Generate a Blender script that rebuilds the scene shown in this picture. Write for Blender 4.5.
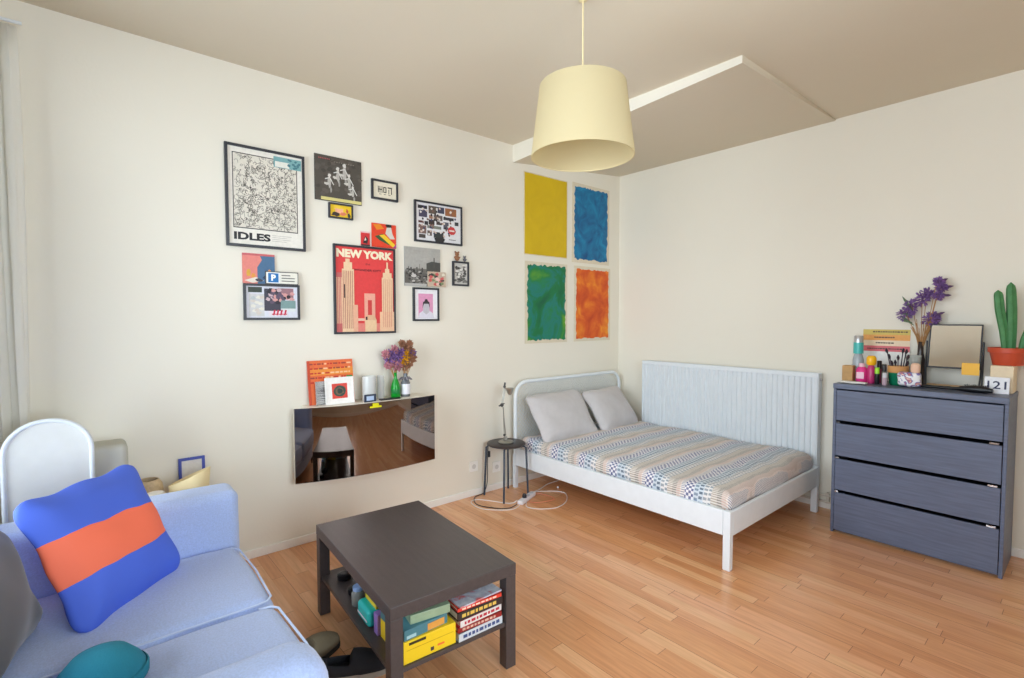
import bpy, bmesh, math, random
from mathutils import Vector, Matrix, Euler, noise
PI = math.pi
random.seed(7)
for o in list(bpy.data.objects): bpy.data.objects.remove(o)
SC = bpy.context.scene
COL = SC.collection

# ------------------------------------------------------------ camera
CAM = Vector((3.400, -4.411, 1.495)); YAW, PITCH, ROLL, F = .8651, -.0416, -.0007, 503.43
cd = bpy.data.cameras.new('camera'); cam = bpy.data.objects.new('camera', cd); COL.objects.link(cam)
cd.sensor_width = 36; cd.sensor_fit = 'HORIZONTAL'; cd.lens = 36 * F / 1024; cd.clip_start = .05
d = Vector((-math.sin(YAW) * math.cos(PITCH), math.cos(YAW) * math.cos(PITCH), math.sin(PITCH)))
r = d.cross(Vector((0, 0, 1))).normalized(); u = r.cross(d)
r2 = math.cos(ROLL) * r + math.sin(ROLL) * u; u2 = -math.sin(ROLL) * r + math.cos(ROLL) * u
m = Matrix((r2, u2, -d)).transposed().to_4x4(); m.translation = CAM
cam.matrix_world = m
SC.camera = cam

# ------------------------------------------------------------ light
w = bpy.data.worlds.new('sky'); SC.world = w; w.use_nodes = True
nt = w.node_tree; bg = nt.nodes['Background']
bg.inputs[0].default_value = (.80, .905, 1.0, 1); bg.inputs[1].default_value = 9.0
SC.view_settings.view_transform = 'Standard'; SC.view_settings.look = 'None'
SC.view_settings.gamma = 1; SC.view_settings.use_curve_mapping = False
SC.view_settings.exposure = 0.22
try:
    SC.cycles.diffuse_bounces = 8; SC.cycles.max_bounces = 14; SC.cycles.glossy_bounces = 6
    SC.cycles.caustics_reflective = False; SC.cycles.caustics_refractive = False
    SC.cycles.sample_clamp_indirect = 6
except Exception: pass
H = 3.008
YW = -4.97                      # window wall (behind the sofa)
XE = 4.7                        # far wall beside the camera
WINS = [(.32, 1.95), (2.5, 4.0)]
WZ0, WZ1 = .55, 2.80
for i, (a, b) in enumerate(WINS):
    l = bpy.data.lights.new('window_daylight', 'AREA'); l.shape = 'RECTANGLE'
    l.size = b - a; l.size_y = WZ1 - WZ0
    lo = bpy.data.objects.new('window_daylight', l); COL.objects.link(lo)
    lo.location = ((a + b) / 2, YW - .16, (WZ0 + WZ1) / 2); lo.rotation_euler = (PI / 2, 0, 0)
    l.cycles.is_portal = True
ADDED_WIN_EAST = (-4.5, -2.4)         # added unseen window, put in to brighten the left wall and sofa
l = bpy.data.lights.new('window_daylight', 'AREA'); l.shape = 'RECTANGLE'; l.size = ADDED_WIN_EAST[1] - ADDED_WIN_EAST[0]; l.size_y = WZ1 - WZ0  # portal for the added east window
lo = bpy.data.objects.new('window_daylight', l); COL.objects.link(lo)
lo.location = (XE + .16, (ADDED_WIN_EAST[0] + ADDED_WIN_EAST[1]) / 2, (WZ0 + WZ1) / 2); lo.rotation_euler = (PI / 2, 0, PI / 2); l.cycles.is_portal = True

# ------------------------------------------------------------ materials
def lin(c):
    return tuple(((v / 255) / 12.92 if v / 255 <= .04045 else ((v / 255 + .055) / 1.055) ** 2.4) for v in c)
MC = {}
def mat(name, c, rough=.5, metal=0, var=.02, scale=20, bump=0, bscale=200, trans=0, coat=0, spec=.5, sheen=0, alpha=1, ior=1.45, stretch=None):
    if name in MC: return MC[name]
    M = bpy.data.materials.new(name); M.use_nodes = True; N = M.node_tree.nodes; L = M.node_tree.links
    b = N['Principled BSDF']; c3 = lin(c)
    tc = N.new('ShaderNodeTexCoord'); mp = N.new('ShaderNodeMapping'); L.new(tc.outputs['Object'], mp.inputs[0])
    if stretch: mp.inputs['Scale'].default_value = stretch
    nz = N.new('ShaderNodeTexNoise'); nz.inputs['Scale'].default_value = scale; nz.inputs['Detail'].default_value = 4
    L.new(mp.outputs[0], nz.inputs['Vector'])
    cr = N.new('ShaderNodeValToRGB'); cr.color_ramp.elements[0].position = .3; cr.color_ramp.elements[1].position = .7
    cr.color_ramp.elements[0].color = tuple(max(0, v * (1 - var)) for v in c3) + (1,)
    cr.color_ramp.elements[1].color = tuple(min(1, v * (1 + var)) for v in c3) + (1,)
    L.new(nz.outputs['Fac'], cr.inputs[0]); L.new(cr.outputs[0], b.inputs['Base Color'])
    b.inputs['Roughness'].default_value = rough; b.inputs['Metallic'].default_value = metal
    b.inputs['Transmission Weight'].default_value = trans; b.inputs['Coat Weight'].default_value = coat
    b.inputs['Coat Roughness'].default_value = .08
    b.inputs['Specular IOR Level'].default_value = spec; b.inputs['Sheen Weight'].default_value = sheen
    b.inputs['Alpha'].default_value = alpha; b.inputs['IOR'].default_value = ior
    if bump:
        n2 = N.new('ShaderNodeTexNoise'); n2.inputs['Scale'].default_value = bscale; n2.inputs['Detail'].default_value = 3
        L.new(mp.outputs[0], n2.inputs['Vector'])
        bp = N.new('ShaderNodeBump'); bp.inputs['Strength'].default_value = bump; bp.inputs['Distance'].default_value = .004
        L.new(n2.outputs['Fac'], bp.inputs['Height']); L.new(bp.outputs[0], b.inputs['Normal'])
    MC[name] = M; return M
def flat(c, rough=.55):
    return mat('ink_%02x%02x%02x_%d' % (c[0], c[1], c[2], rough * 100), c, rough=rough, var=.05, scale=60)
def paint(name, stops, scale=7, rough=.6, dist=1.5):
    M = bpy.data.materials.new(name); M.use_nodes = True; N = M.node_tree.nodes; L = M.node_tree.links
    b = N['Principled BSDF']; tc = N.new('ShaderNodeTexCoord')
    nz = N.new('ShaderNodeTexNoise'); nz.inputs['Scale'].default_value = scale; nz.inputs['Detail'].default_value = 7
    nz.inputs['Distortion'].default_value = dist; L.new(tc.outputs['Object'], nz.inputs['Vector'])
    cr = N.new('ShaderNodeValToRGB'); E = cr.color_ramp.elements
    E[0].position, E[0].color = stops[0][0], lin(stops[0][1]) + (1,)
    E[1].position, E[1].color = stops[-1][0], lin(stops[-1][1]) + (1,)
    for p, c in stops[1:-1]:
        e = E.new(p); e.color = lin(c) + (1,)
    L.new(nz.outputs['Fac'], cr.inputs[0]); L.new(cr.outputs[0], b.inputs['Base Color'])
    b.inputs['Roughness'].default_value = rough
    bp = N.new('ShaderNodeBump'); bp.inputs['Strength'].default_value = .3; bp.inputs['Distance'].default_value = .003
    L.new(nz.outputs['Fac'], bp.inputs['Height']); L.new(bp.outputs[0], b.inputs['Normal'])
    return M

# ------------------------------------------------------------ mesh builder
class MB:
    def __init__(s, T=None): s.bm = bmesh.new(); s.mi = 0; s.T = T; s.mats = []
    def use(s, m):
        if m not in s.mats: s.mats.append(m)
        s.mi = s.mats.index(m); return s
    def v(s, p):
        p = Vector(p); return s.bm.verts.new(s.T @ p if s.T else p)
    def face(s, vs, smooth=False):
        try:
            f = s.bm.faces.new(vs); f.material_index = s.mi; f.smooth = smooth; return f
        except ValueError: return None
    def box(s, x0, y0, z0, x1, y1, z1, M=None):
        ps = [(x, y, z) for z in (z0, z1) for y in (y0, y1) for x in (x0, x1)]
        if M: ps = [M @ Vector(p) for p in ps]
        V = [s.v(p) for p in ps]
        for q in ((0, 2, 3, 1), (4, 5, 7, 6), (0, 1, 5, 4), (2, 6, 7, 3), (0, 4, 6, 2), (1, 3, 7, 5)): s.face([V[i] for i in q])
        return s
    def prism(s, pts, z0, z1, M=None, smooth=False):
        a = [Vector((x, y, z0)) for x, y in pts]; b = [Vector((x, y, z1)) for x, y in pts]
        if M: a = [M @ p for p in a]; b = [M @ p for p in b]
        A = [s.v(p) for p in a]; B = [s.v(p) for p in b]; n = len(pts)
        s.face(A[::-1]); s.face(B)
        for i in range(n): s.face([A[i], A[(i + 1) % n], B[(i + 1) % n], B[i]], smooth)
        return s
    def ring(s, c, ax, r, n, e1=None):
        ax = Vector(ax).normalized(); e1 = e1 or ax.orthogonal().normalized(); e2 = ax.cross(e1)
        return [s.v(Vector(c) + r * (math.cos(2 * PI * i / n) * e1 + math.sin(2 * PI * i / n) * e2)) for i in range(n)]
    def tube(s, pts, rad, n=10, cap=True):
        pts = [Vector(p) for p in pts]; R = rad if isinstance(rad, (list, tuple)) else [rad] * len(pts)
        prev = None; e1 = None
        for i, p in enumerate(pts):
            a = pts[min(i + 1, len(pts) - 1)] - pts[max(i - 1, 0)]
            a = a.normalized() if a.length > 1e-9 else Vector((0, 0, 1))
            if e1 is None: e1 = a.orthogonal().normalized()
            else:
                e1 = (e1 - a * e1.dot(a)); e1 = e1.normalized() if e1.length > 1e-6 else a.orthogonal().normalized()
            rg = s.ring(p, a, R[i], n, e1)
            if prev:
                for k in range(n): s.face([prev[k], prev[(k + 1) % n], rg[(k + 1) % n], rg[k]], True)
            elif cap: s.face(rg[::-1])
            prev = rg
        if cap: s.face(prev)
        return s
    def lathe(s, prof, c=(0, 0, 0), n=24, M=None, cap=True):
        prev = None; c = Vector(c)
        for rr, z in prof:
            ps = [Vector((rr * math.cos(2 * PI * i / n), rr * math.sin(2 * PI * i / n), z)) for i in range(n)]
            if M: ps = [M @ p for p in ps]
            rg = [s.v(p + c) for p in ps]
            if prev:
                for k in range(n): s.face([prev[k], prev[(k + 1) % n], rg[(k + 1) % n], rg[k]], True)
            elif cap: s.face(rg[::-1])
            prev = rg
        if cap: s.face(prev)
        return s
    def soft(s, h, r, M=None, puff=(0, 0, 0), k=4, m=10, wob=0, wscale=4, seed=0, pinch=0):
        h = Vector(h); tmp = bmesh.new()
        def coords(hh):
            out = [-hh + r * (1 - math.tan(PI / 4 * (k - i) / k)) for i in range(k)]
            out += [-(hh - r) + 2 * (hh - r) * j / m for j in range(m + 1)]
            out += [hh - r * (1 - math.tan(PI / 4 * (i + 1) / k)) for i in range(k)]
            return out
        C = [coords(h[0]), coords(h[1]), coords(h[2])]
        for ax in range(3):
            a, b = [i for i in range(3) if i != ax]
            for sg in (-1, 1):
                G = {}
                for i, ca in enumerate(C[a]):
                    for j, cb in enumerate(C[b]):
                        p = Vector((0, 0, 0)); p[ax] = sg * h[ax]; p[a] = ca; p[b] = cb
                        inn = Vector([max(-(h[t] - r), min(h[t] - r, p[t])) for t in range(3)])
                        q = inn + (p - inn).normalized() * r
                        for t in range(3):
                            if puff[t]:
                                o = [z for z in range(3) if z != t]
                                wgt = (1 - (q[o[0]] / h[o[0]]) ** 2) * (1 - (q[o[1]] / h[o[1]]) ** 2)
                                q[t] += puff[t] * max(0, wgt) * (q[t] / h[t])
                        if pinch:
                            e = abs(q[0] / h[0] * q[1] / h[1]); q[2] *= 1 - pinch * max(abs(q[0] / h[0]), abs(q[1] / h[1])) ** 4
                            q[0] *= 1 + .08 * e ** 3; q[1] *= 1 + .08 * e ** 3
                        if wob:
                            nn = noise.noise_vector(q * wscale + Vector((seed * 3.1, seed, 0)))
                            q += nn * wob
                        G[i, j] = tmp.verts.new(q)
                for i in range(len(C[a]) - 1):
                    for j in range(len(C[b]) - 1):
                        f = [G[i, j], G[i + 1, j], G[i + 1, j + 1], G[i, j + 1]]
                        if (sg == 1) == (ax == 1): f = f[::-1]
                        tmp.faces.new(f)
        bmesh.ops.remove_doubles(tmp, verts=tmp.verts, dist=1e-5)
        mp = {}
        for v in tmp.verts: mp[v] = s.v(M @ v.co if M else v.co)
        for f in tmp.faces: s.face([mp[v] for v in f.verts], True)
        tmp.free(); return s
    def ball(s, c, r, n=10, sc=(1, 1, 1)):
        c = Vector(c); rows = []
        for i in range(1, n):
            t = PI * i / n
            rows.append([s.v(c + Vector((r * sc[0] * math.sin(t) * math.cos(2 * PI * j / n), r * sc[1] * math.sin(t) * math.sin(2 * PI * j / n), r * sc[2] * math.cos(t)))) for j in range(n)])
        a = s.v(c + Vector((0, 0, r * sc[2]))); b = s.v(c - Vector((0, 0, r * sc[2])))
        for j in range(n):
            s.face([a, rows[0][j], rows[0][(j + 1) % n]], True); s.face([b, rows[-1][(j + 1) % n], rows[-1][j]], True)
            for i in range(n - 2): s.face([rows[i][j], rows[i + 1][j], rows[i + 1][(j + 1) % n], rows[i][(j + 1) % n]], True)
        return s
    def obj(s, name, m=None, parent=None, bevel=0, seg=2, subsurf=0, recalc=True):
        if recalc: bmesh.ops.recalc_face_normals(s.bm, faces=s.bm.faces)
        s.bm.normal_update()
        for e in s.bm.edges:
            if len(e.link_faces) == 2 and e.calc_face_angle(0) > .85: e.smooth = False
        me = bpy.data.meshes.new(name); s.bm.to_mesh(me); s.bm.free()
        ms = s.mats or [m]
        for q in ms: me.materials.append(q)
        o = bpy.data.objects.new(name, me); COL.objects.link(o)
        if parent: o.parent = parent; o.matrix_parent_inverse = parent.matrix_world.inverted()
        if bevel:
            b = o.modifiers.new('bevel', 'BEVEL'); b.width = bevel; b.segments = seg; b.limit_method = 'ANGLE'; b.angle_limit = .6
            b.harden_normals = False
        return o
def rebase(o, loc):
    """put a one-mesh thing's origin at its base"""
    o.data.transform(Matrix.Translation(-Vector(loc))); o.location = loc; return o
def tag(o, label, cat, group=None):
    o['label'] = label; o['category'] = cat
    if group: o['group'] = group
    if o.type == 'MESH' and o.location.length == 0:
        vs = [v.co for v in o.data.vertices]
        c = ((min(v.x for v in vs) + max(v.x for v in vs)) / 2, (min(v.y for v in vs) + max(v.y for v in vs)) / 2, min(v.z for v in vs))
        rebase(o, c)
    return o
def thing(name, label, cat, loc=(0, 0, 0), rz=0, group=None):
    o = bpy.data.objects.new(name, None); COL.objects.link(o); o.location = loc; o.rotation_euler = (0, 0, rz)
    o.empty_display_size = .1; o['label'] = label; o['category'] = cat
    if group: o['group'] = group
    o['_local'] = 0; del o['_local']
    return o
def part(mb, name, m, t, **k):
    """part given in the thing's own coordinates"""
    o = mb.obj(name, m, **k); o.parent = t; return o
def struct(mb, name, m, **k):
    o = mb.obj(name, m, **k); o['kind'] = 'structure'; return o
def text_mesh(body, offset=0.0):
    c = bpy.data.curves.new('t', 'FONT'); c.body = body; c.size = 1; c.offset = offset; c.resolution_u = 3
    o = bpy.data.objects.new('t', c); COL.objects.link(o)
    dg = bpy.context.evaluated_depsgraph_get(); dg.update()
    me = bpy.data.meshes.new_from_object(o.evaluated_get(dg))
    V = [(v.co.x, v.co.y) for v in me.vertices]; P = [tuple(p.vertices) for p in me.polygons]
    bpy.data.objects.remove(o); bpy.data.curves.remove(c); bpy.data.meshes.remove(me)
    x0 = min(v[0] for v in V); x1 = max(v[0] for v in V); y0 = min(v[1] for v in V); y1 = max(v[1] for v in V)
    return [((x - x0) / (x1 - x0), (y - y0) / (y1 - y0)) for x, y in V], P
def fr(a, b): return a + (b - a) * random.random()

# ------------------------------------------------------------ setting
def wall_mat(name, c, rough=.75):
    return mat(name, c, rough=rough, var=.012, scale=1.5, bump=.12, bscale=60, spec=.3)
MW = wall_mat('white_wall_paint', (228, 223, 209)); MCe = wall_mat('ceiling_paint', (214, 204, 184)); MT = mat('white_gloss_trim', (236, 234, 228), rough=.35, var=.02)
def floor_material():
    M = bpy.data.materials.new('laminate_strip_floor'); M.use_nodes = True; N = M.node_tree.nodes; L = M.node_tree.links
    b = N['Principled BSDF']; tc = N.new('ShaderNodeTexCoord'); sx = N.new('ShaderNodeSeparateXYZ'); L.new(tc.outputs['Object'], sx.inputs[0])
    def mth(op, a, bb=None, c=None):
        n = N.new('ShaderNodeMath'); n.operation = op
        for i, q in enumerate((a, bb, c)):
            if q is None: continue
            if hasattr(q, 'links'): L.new(q, n.inputs[i])
            else: n.inputs[i].default_value = q
        return n.outputs[0]
    row = mth('FLOOR', mth('DIVIDE', sx.outputs[1], .066))
    w1 = N.new('ShaderNodeTexWhiteNoise'); w1.noise_dimensions = '1D'; L.new(row, w1.inputs['W'])
    xs = mth('ADD', mth('DIVIDE', sx.outputs[0], .62), mth('MULTIPLY', w1.outputs['Value'], 7.3))
    cell = mth('FLOOR', xs)
    cx = N.new('ShaderNodeCombineXYZ'); L.new(cell, cx.inputs[0]); L.new(row, cx.inputs[1])
    w2 = N.new('ShaderNodeTexWhiteNoise'); w2.noise_dimensions = '2D'; L.new(cx.outputs[0], w2.inputs['Vector'])
    cr = N.new('ShaderNodeValToRGB'); E = cr.color_ramp.elements
    E[0].position = 0; E[0].color = lin((214, 150, 102)) + (1,); E[1].position = 1; E[1].color = lin((233, 182, 134)) + (1,)
    e = E.new(.35); e.color = lin((222, 160, 110)) + (1,); e = E.new(.65); e.color = lin((228, 168, 124)) + (1,)
    L.new(w2.outputs['Value'], cr.inputs[0])
    mp = N.new('ShaderNodeMapping'); mp.inputs['Scale'].default_value = (2.2, 30, 1); L.new(tc.outputs['Object'], mp.inputs[0])
    ad = N.new('ShaderNodeVectorMath'); ad.operation = 'ADD'; L.new(mp.outputs[0], ad.inputs[0]); L.new(w2.outputs['Color'], ad.inputs[1])
    gn = N.new('ShaderNodeTexNoise'); gn.inputs['Scale'].default_value = 2.2; gn.inputs['Detail'].default_value = 6; L.new(ad.outputs[0], gn.inputs['Vector'])
    mx = N.new('ShaderNodeMix'); mx.data_type = 'RGBA'; mx.blend_type = 'MULTIPLY'; mx.inputs['Factor'].default_value = .8
    g2 = N.new('ShaderNodeValToRGB'); g2.color_ramp.elements[0].position = .3; g2.color_ramp.elements[0].color = (.80, .74, .68, 1)
    g2.color_ramp.elements[1].position = .62; g2.color_ramp.elements[1].color = (1, 1, 1, 1)
    L.new(gn.outputs['Fac'], g2.inputs[0]); L.new(cr.outputs[0], mx.inputs['A']); L.new(g2.outputs[0], mx.inputs['B'])
    # joints: thin dark lines between boards
    fy = mth('FRACT', mth('DIVIDE', sx.outputs[1], .198)); fx = mth('FRACT', xs)
    j = mth('MULTIPLY', mth('GREATER_THAN', fy, .012), mth('GREATER_THAN', fx, .004))
    jm = N.new('ShaderNodeMix'); jm.data_type = 'RGBA'; L.new(j, jm.inputs['Factor'])
    jm.inputs['A'].default_value = lin((150, 92, 52)) + (1,); L.new(mx.outputs['Result'], jm.inputs['B'])
    L.new(jm.outputs['Result'], b.inputs['Base Color'])
    b.inputs['Roughness'].default_value = .33; b.inputs['Coat Weight'].default_value = .35; b.inputs['Coat Roughness'].default_value = .16
    return M
mf = floor_material()
T = .2
struct(MB().box(-T, YW - T, -.1, XE + T, T, 0), 'floor', mf)
struct(MB().box(-T, YW - T, H, XE + T, T, H + .1), 'ceiling', MCe)
struct(MB().box(-T, YW - T, 0, 0, T, H), 'wall_left', MW)
struct(MB().box(0, 0, 0, XE, T, H), 'wall_right', MW)
mb = MB()   # east wall with the added window opening
mb.box(XE, YW - T, 0, XE + T, ADDED_WIN_EAST[0], H).box(XE, ADDED_WIN_EAST[1], 0, XE + T, T, H).box(XE, ADDED_WIN_EAST[0], 0, XE + T, ADDED_WIN_EAST[1], WZ0).box(XE, ADDED_WIN_EAST[0], WZ1, XE + T, ADDED_WIN_EAST[1], H)
struct(mb, 'wall_east', MW)
mb = MB(); xs = [0] + [v for w_ in WINS for v in w_] + [XE]
for i in range(0, len(xs), 2): mb.box(xs[i], YW - T, 0, xs[i + 1], YW, H)
for a, b in WINS: mb.box(a, YW - T, 0, b, YW, WZ0).box(a, YW - T, WZ1, b, YW, H)
struct(mb, 'wall_window', MW)
def pane_material():
    M = bpy.data.materials.new('window_glass'); M.use_nodes = True; N = M.node_tree.nodes; L = M.node_tree.links
    N.remove(N['Principled BSDF']); t = N.new('ShaderNodeBsdfTransparent'); g = N.new('ShaderNodeBsdfGlossy'); g.inputs['Roughness'].default_value = .02
    f = N.new('ShaderNodeFresnel'); x = N.new('ShaderNodeMixShader'); L.new(f.outputs[0], x.inputs[0]); L.new(t.outputs[0], x.inputs[1]); L.new(g.outputs[0], x.inputs[2])
    L.new(x.outputs[0], N['Material Output'].inputs[0]); return M
PG = pane_material()
def window(idx, a, b, M):
    fm = MB(M); w_ = .06
    fm.box(a, -.1, WZ0, a + w_, -.04, WZ1).box(b - w_, -.1, WZ0, b, -.04, WZ1).box(a, -.1, WZ0, b, -.04, WZ0 + w_).box(a, -.1, WZ1 - w_, b, -.04, WZ1)
    c = (a + b) / 2; fm.box(c - .04, -.1, WZ0, c + .04, -.04, WZ1)
    o = struct(fm, 'window_%d' % idx, MT)
    p = MB(M).box(a + w_, -.072, WZ0 + w_, b - w_, -.068, WZ1 - w_).obj('window_pane', PG); p.parent = o
    s_ = MB(M).box(a - .04, -.02, WZ0 - .04, b + .04, .1, WZ0 - .001).obj('window_sill', MT, bevel=.005); s_.parent = o
for i, (a, b) in enumerate(WINS): window(i + 1, a, b, Matrix.Translation((0, YW, 0)))
window(3, ADDED_WIN_EAST[0], ADDED_WIN_EAST[1], Matrix.Translation((XE, 0, 0)) @ Matrix(((0, -1, 0, 0), (1, 0, 0, 0), (0, 0, 1, 0), (0, 0, 0, 1))))  # frame and pane of the added east window, out of view
bh = .055
struct(MB().box(0, YW, 0, .014, 0, bh), 'baseboard_left', MT, bevel=.004)
struct(MB().box(.014, -.014, 0, XE, 0, bh), 'baseboard_right', MT, bevel=.004)
struct(MB().box(XE - .014, YW, 0, XE, -.014, bh), 'baseboard_east', MT, bevel=.004)
# sloping boxed-in drop in the ceiling over the bed: deepest at the left wall
mb = MB(); q = [(0, -1.501, H - .150), (2.005, -1.478, H - .045), (2.03, 0, H - .012), (0, 0, H - .004)]
A = [mb.v((x, y, H + .02)) for x, y, z in q]; B = [mb.v(p) for p in q]
for i in range(4): mb.face([A[i], A[(i + 1) % 4], B[(i + 1) % 4], B[i]])
mb.face(A[::-1]); mb.use(MCe); mb.use(MW)
for f in mb.bm.faces: f.material_index = 0
mb.bm.faces.ensure_lookup_table(); mb.bm.faces[0].material_index = 1
mb.use(MCe); K_ = 12; Q = [Vector(p) for p in q]
G_ = [[mb.v(Q[0].lerp(Q[1], i / K_).lerp(Q[3].lerp(Q[2], i / K_), j / K_)) for j in range(K_ + 1)] for i in range(K_ + 1)]
for i in range(K_):
    for j in range(K_): mb.face([G_[i][j], G_[i + 1][j], G_[i + 1][j + 1], G_[i][j + 1]], True)
bmesh.ops.remove_doubles(mb.bm, verts=mb.bm.verts, dist=1e-5)
struct(mb, 'trim_1', None)

# curtain bunched in the window corner
def sheer():
    M = bpy.data.materials.new('sheer_white_curtain'); M.use_nodes = True; N = M.node_tree.nodes; L = M.node_tree.links
    N.remove(N['Principled BSDF']); a = N.new('ShaderNodeBsdfDiffuse'); t = N.new('ShaderNodeBsdfTranslucent'); x = N.new('ShaderNodeMixShader')
    nz = N.new('ShaderNodeTexNoise'); nz.inputs['Scale'].default_value = 300; cr = N.new('ShaderNodeValToRGB')
    cr.color_ramp.elements[0].color = lin((240, 238, 230)) + (1,); cr.color_ramp.elements[1].color = lin((250, 249, 244)) + (1,)
    L.new(nz.outputs['Fac'], cr.inputs[0]); L.new(cr.outputs[0], a.inputs[0]); L.new(cr.outputs[0], t.inputs[0])
    x.inputs[0].default_value = .4; L.new(a.outputs[0], x.inputs[1]); L.new(t.outputs[0], x.inputs[2]); L.new(x.outputs[0], N['Material Output'].inputs[0]); return M
t = thing('curtain', 'white sheer curtain gathered in folds in the corner beside the window wall', 'curtain', (.1, -4.72, .03))
mb = MB(); rows = []; n = 60
for iz in range(17):
    z = iz / 16 * 2.82; row = []
    for i in range(n + 1):
        s = i / n; y = -.17 + .28 * s; a = .014 * math.sin(s * 2 * PI * 3.5 + .4 * math.sin(z)) + .01 * math.sin(s * 31)
        row.append(mb.v((a * (1 - .25 * iz / 16) - .02, y + .008 * math.sin(z * 2 + i), z)))
    rows.append(row)
for i in range(16):
    for j in range(n): mb.face([rows[i][j], rows[i][j + 1], rows[i + 1][j + 1], rows[i + 1][j]], True)
c_ = part(mb, 'curtain_panel', sheer(), t)
sm = c_.modifiers.new('solid', 'SOLIDIFY'); sm.thickness = .003
part(MB().tube([(-.02, -.19, 2.84), (-.02, .13, 2.84)], .008), 'curtain_rod', mat('white_metal', (220, 226, 230), rough=.35), t)

# ------------------------------------------------------------ bed
MWM = mat('white_metal', (220, 226, 230), rough=.35)
BX0, BX1, BY0, BY1 = .055, 2.02, -1.557, -.13
t = thing('double_bed', 'white metal double bed frame with rounded mesh headboard in the corner', 'bed', (1.0, -.84, 0))
def bp(mb, n, m=MWM, **k):
    mb.bm.transform(Matrix.Translation((-1.0, .84, 0))); return part(mb, n, m, t, **k)
bp(MB().box(BX0 + .037, BY0 + .001, .205, BX1 - .046, BY0 + .026, .355), 'side_rail', bevel=.004)
bp(MB().box(BX0 + .037, BY1 - .026, .205, BX1 - .046, BY1 - .001, .355), 'side_rail', bevel=.004)
bp(MB().box(BX1 - .024, BY0 + .041, .205, BX1 - .001, BY1 - .041, .352), 'foot_rail', bevel=.004)
for y in (BY0 + .02, BY1 - .02): bp(MB().box(BX1 - .045, y - .02, 0, BX1, y + .02, .356), 'leg', bevel=.004)
for y in (BY0 + .02, BY1 - .02): bp(MB().box(BX0, y - .018, 0, BX0 + .036, y + .018, .30), 'leg', bevel=.004)
R_ = .13; pts = [(.073, BY0 + .02, .29)]
zt = .93
for i in range(9):
    a = PI - i * PI / 16; pts.append((.073, BY0 + .02 + R_ + R_ * math.cos(a), zt - R_ + R_ * math.sin(a)))
for i in range(9):
    a = PI / 2 - i * PI / 16; pts.append((.073, BY1 - .0 - R_ + R_ * math.cos(a) + .05, zt - R_ + R_ * math.sin(a)))
pts.append((.073, BY1 + .05, .29))
bp(MB().tube(pts, .017, 12), 'headboard_frame')
mb = MB(); sy = .034                                              # woven wire panel
y0, y1, z0, z1 = BY0 + .04, BY1 + .03, .30, .915
def clipz(y):
    dy = min(y - y0, y1 - y)
    return z1 if dy > R_ else z1 - R_ + math.sqrt(max(0, R_ ** 2 - (R_ - dy) ** 2))
for sgn in (1, -1):
    for k in range(-22, 50):
        seg = []
        for j in range(0, 28):
            z = z0 + (z1 - z0) * j / 27; y = (y0 + k * sy + (z - z0)) if sgn > 0 else (y0 + k * sy + (z1 - z))
            if y0 <= y <= y1 and z <= clipz(y): seg.append((.073 + sgn * .0018, y, z))
        if len(seg) > 1: mb.tube([seg[0], seg[-1]], .0022, 4, cap=False)
bp(mb, 'headboard_mesh')
mb = MB()
for i in range(14): x = .15 + i * .135; mb.box(x, BY0 + .025, .235, x + .07, BY1 - .025, .25)
bp(mb, 'slat_base', mat('birch_slats', (206, 180, 140)))
mb = MB().soft((.935, .685, .03), .02); mb.bm.transform(Matrix.Translation((1.045, -.8435, .281)))
tag(mb.obj('mattress', mat('mattress_ticking', (225, 222, 214), rough=.9)), 'thin pale mattress lying in the white bed frame under the patterned cover', 'mattress')

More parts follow.
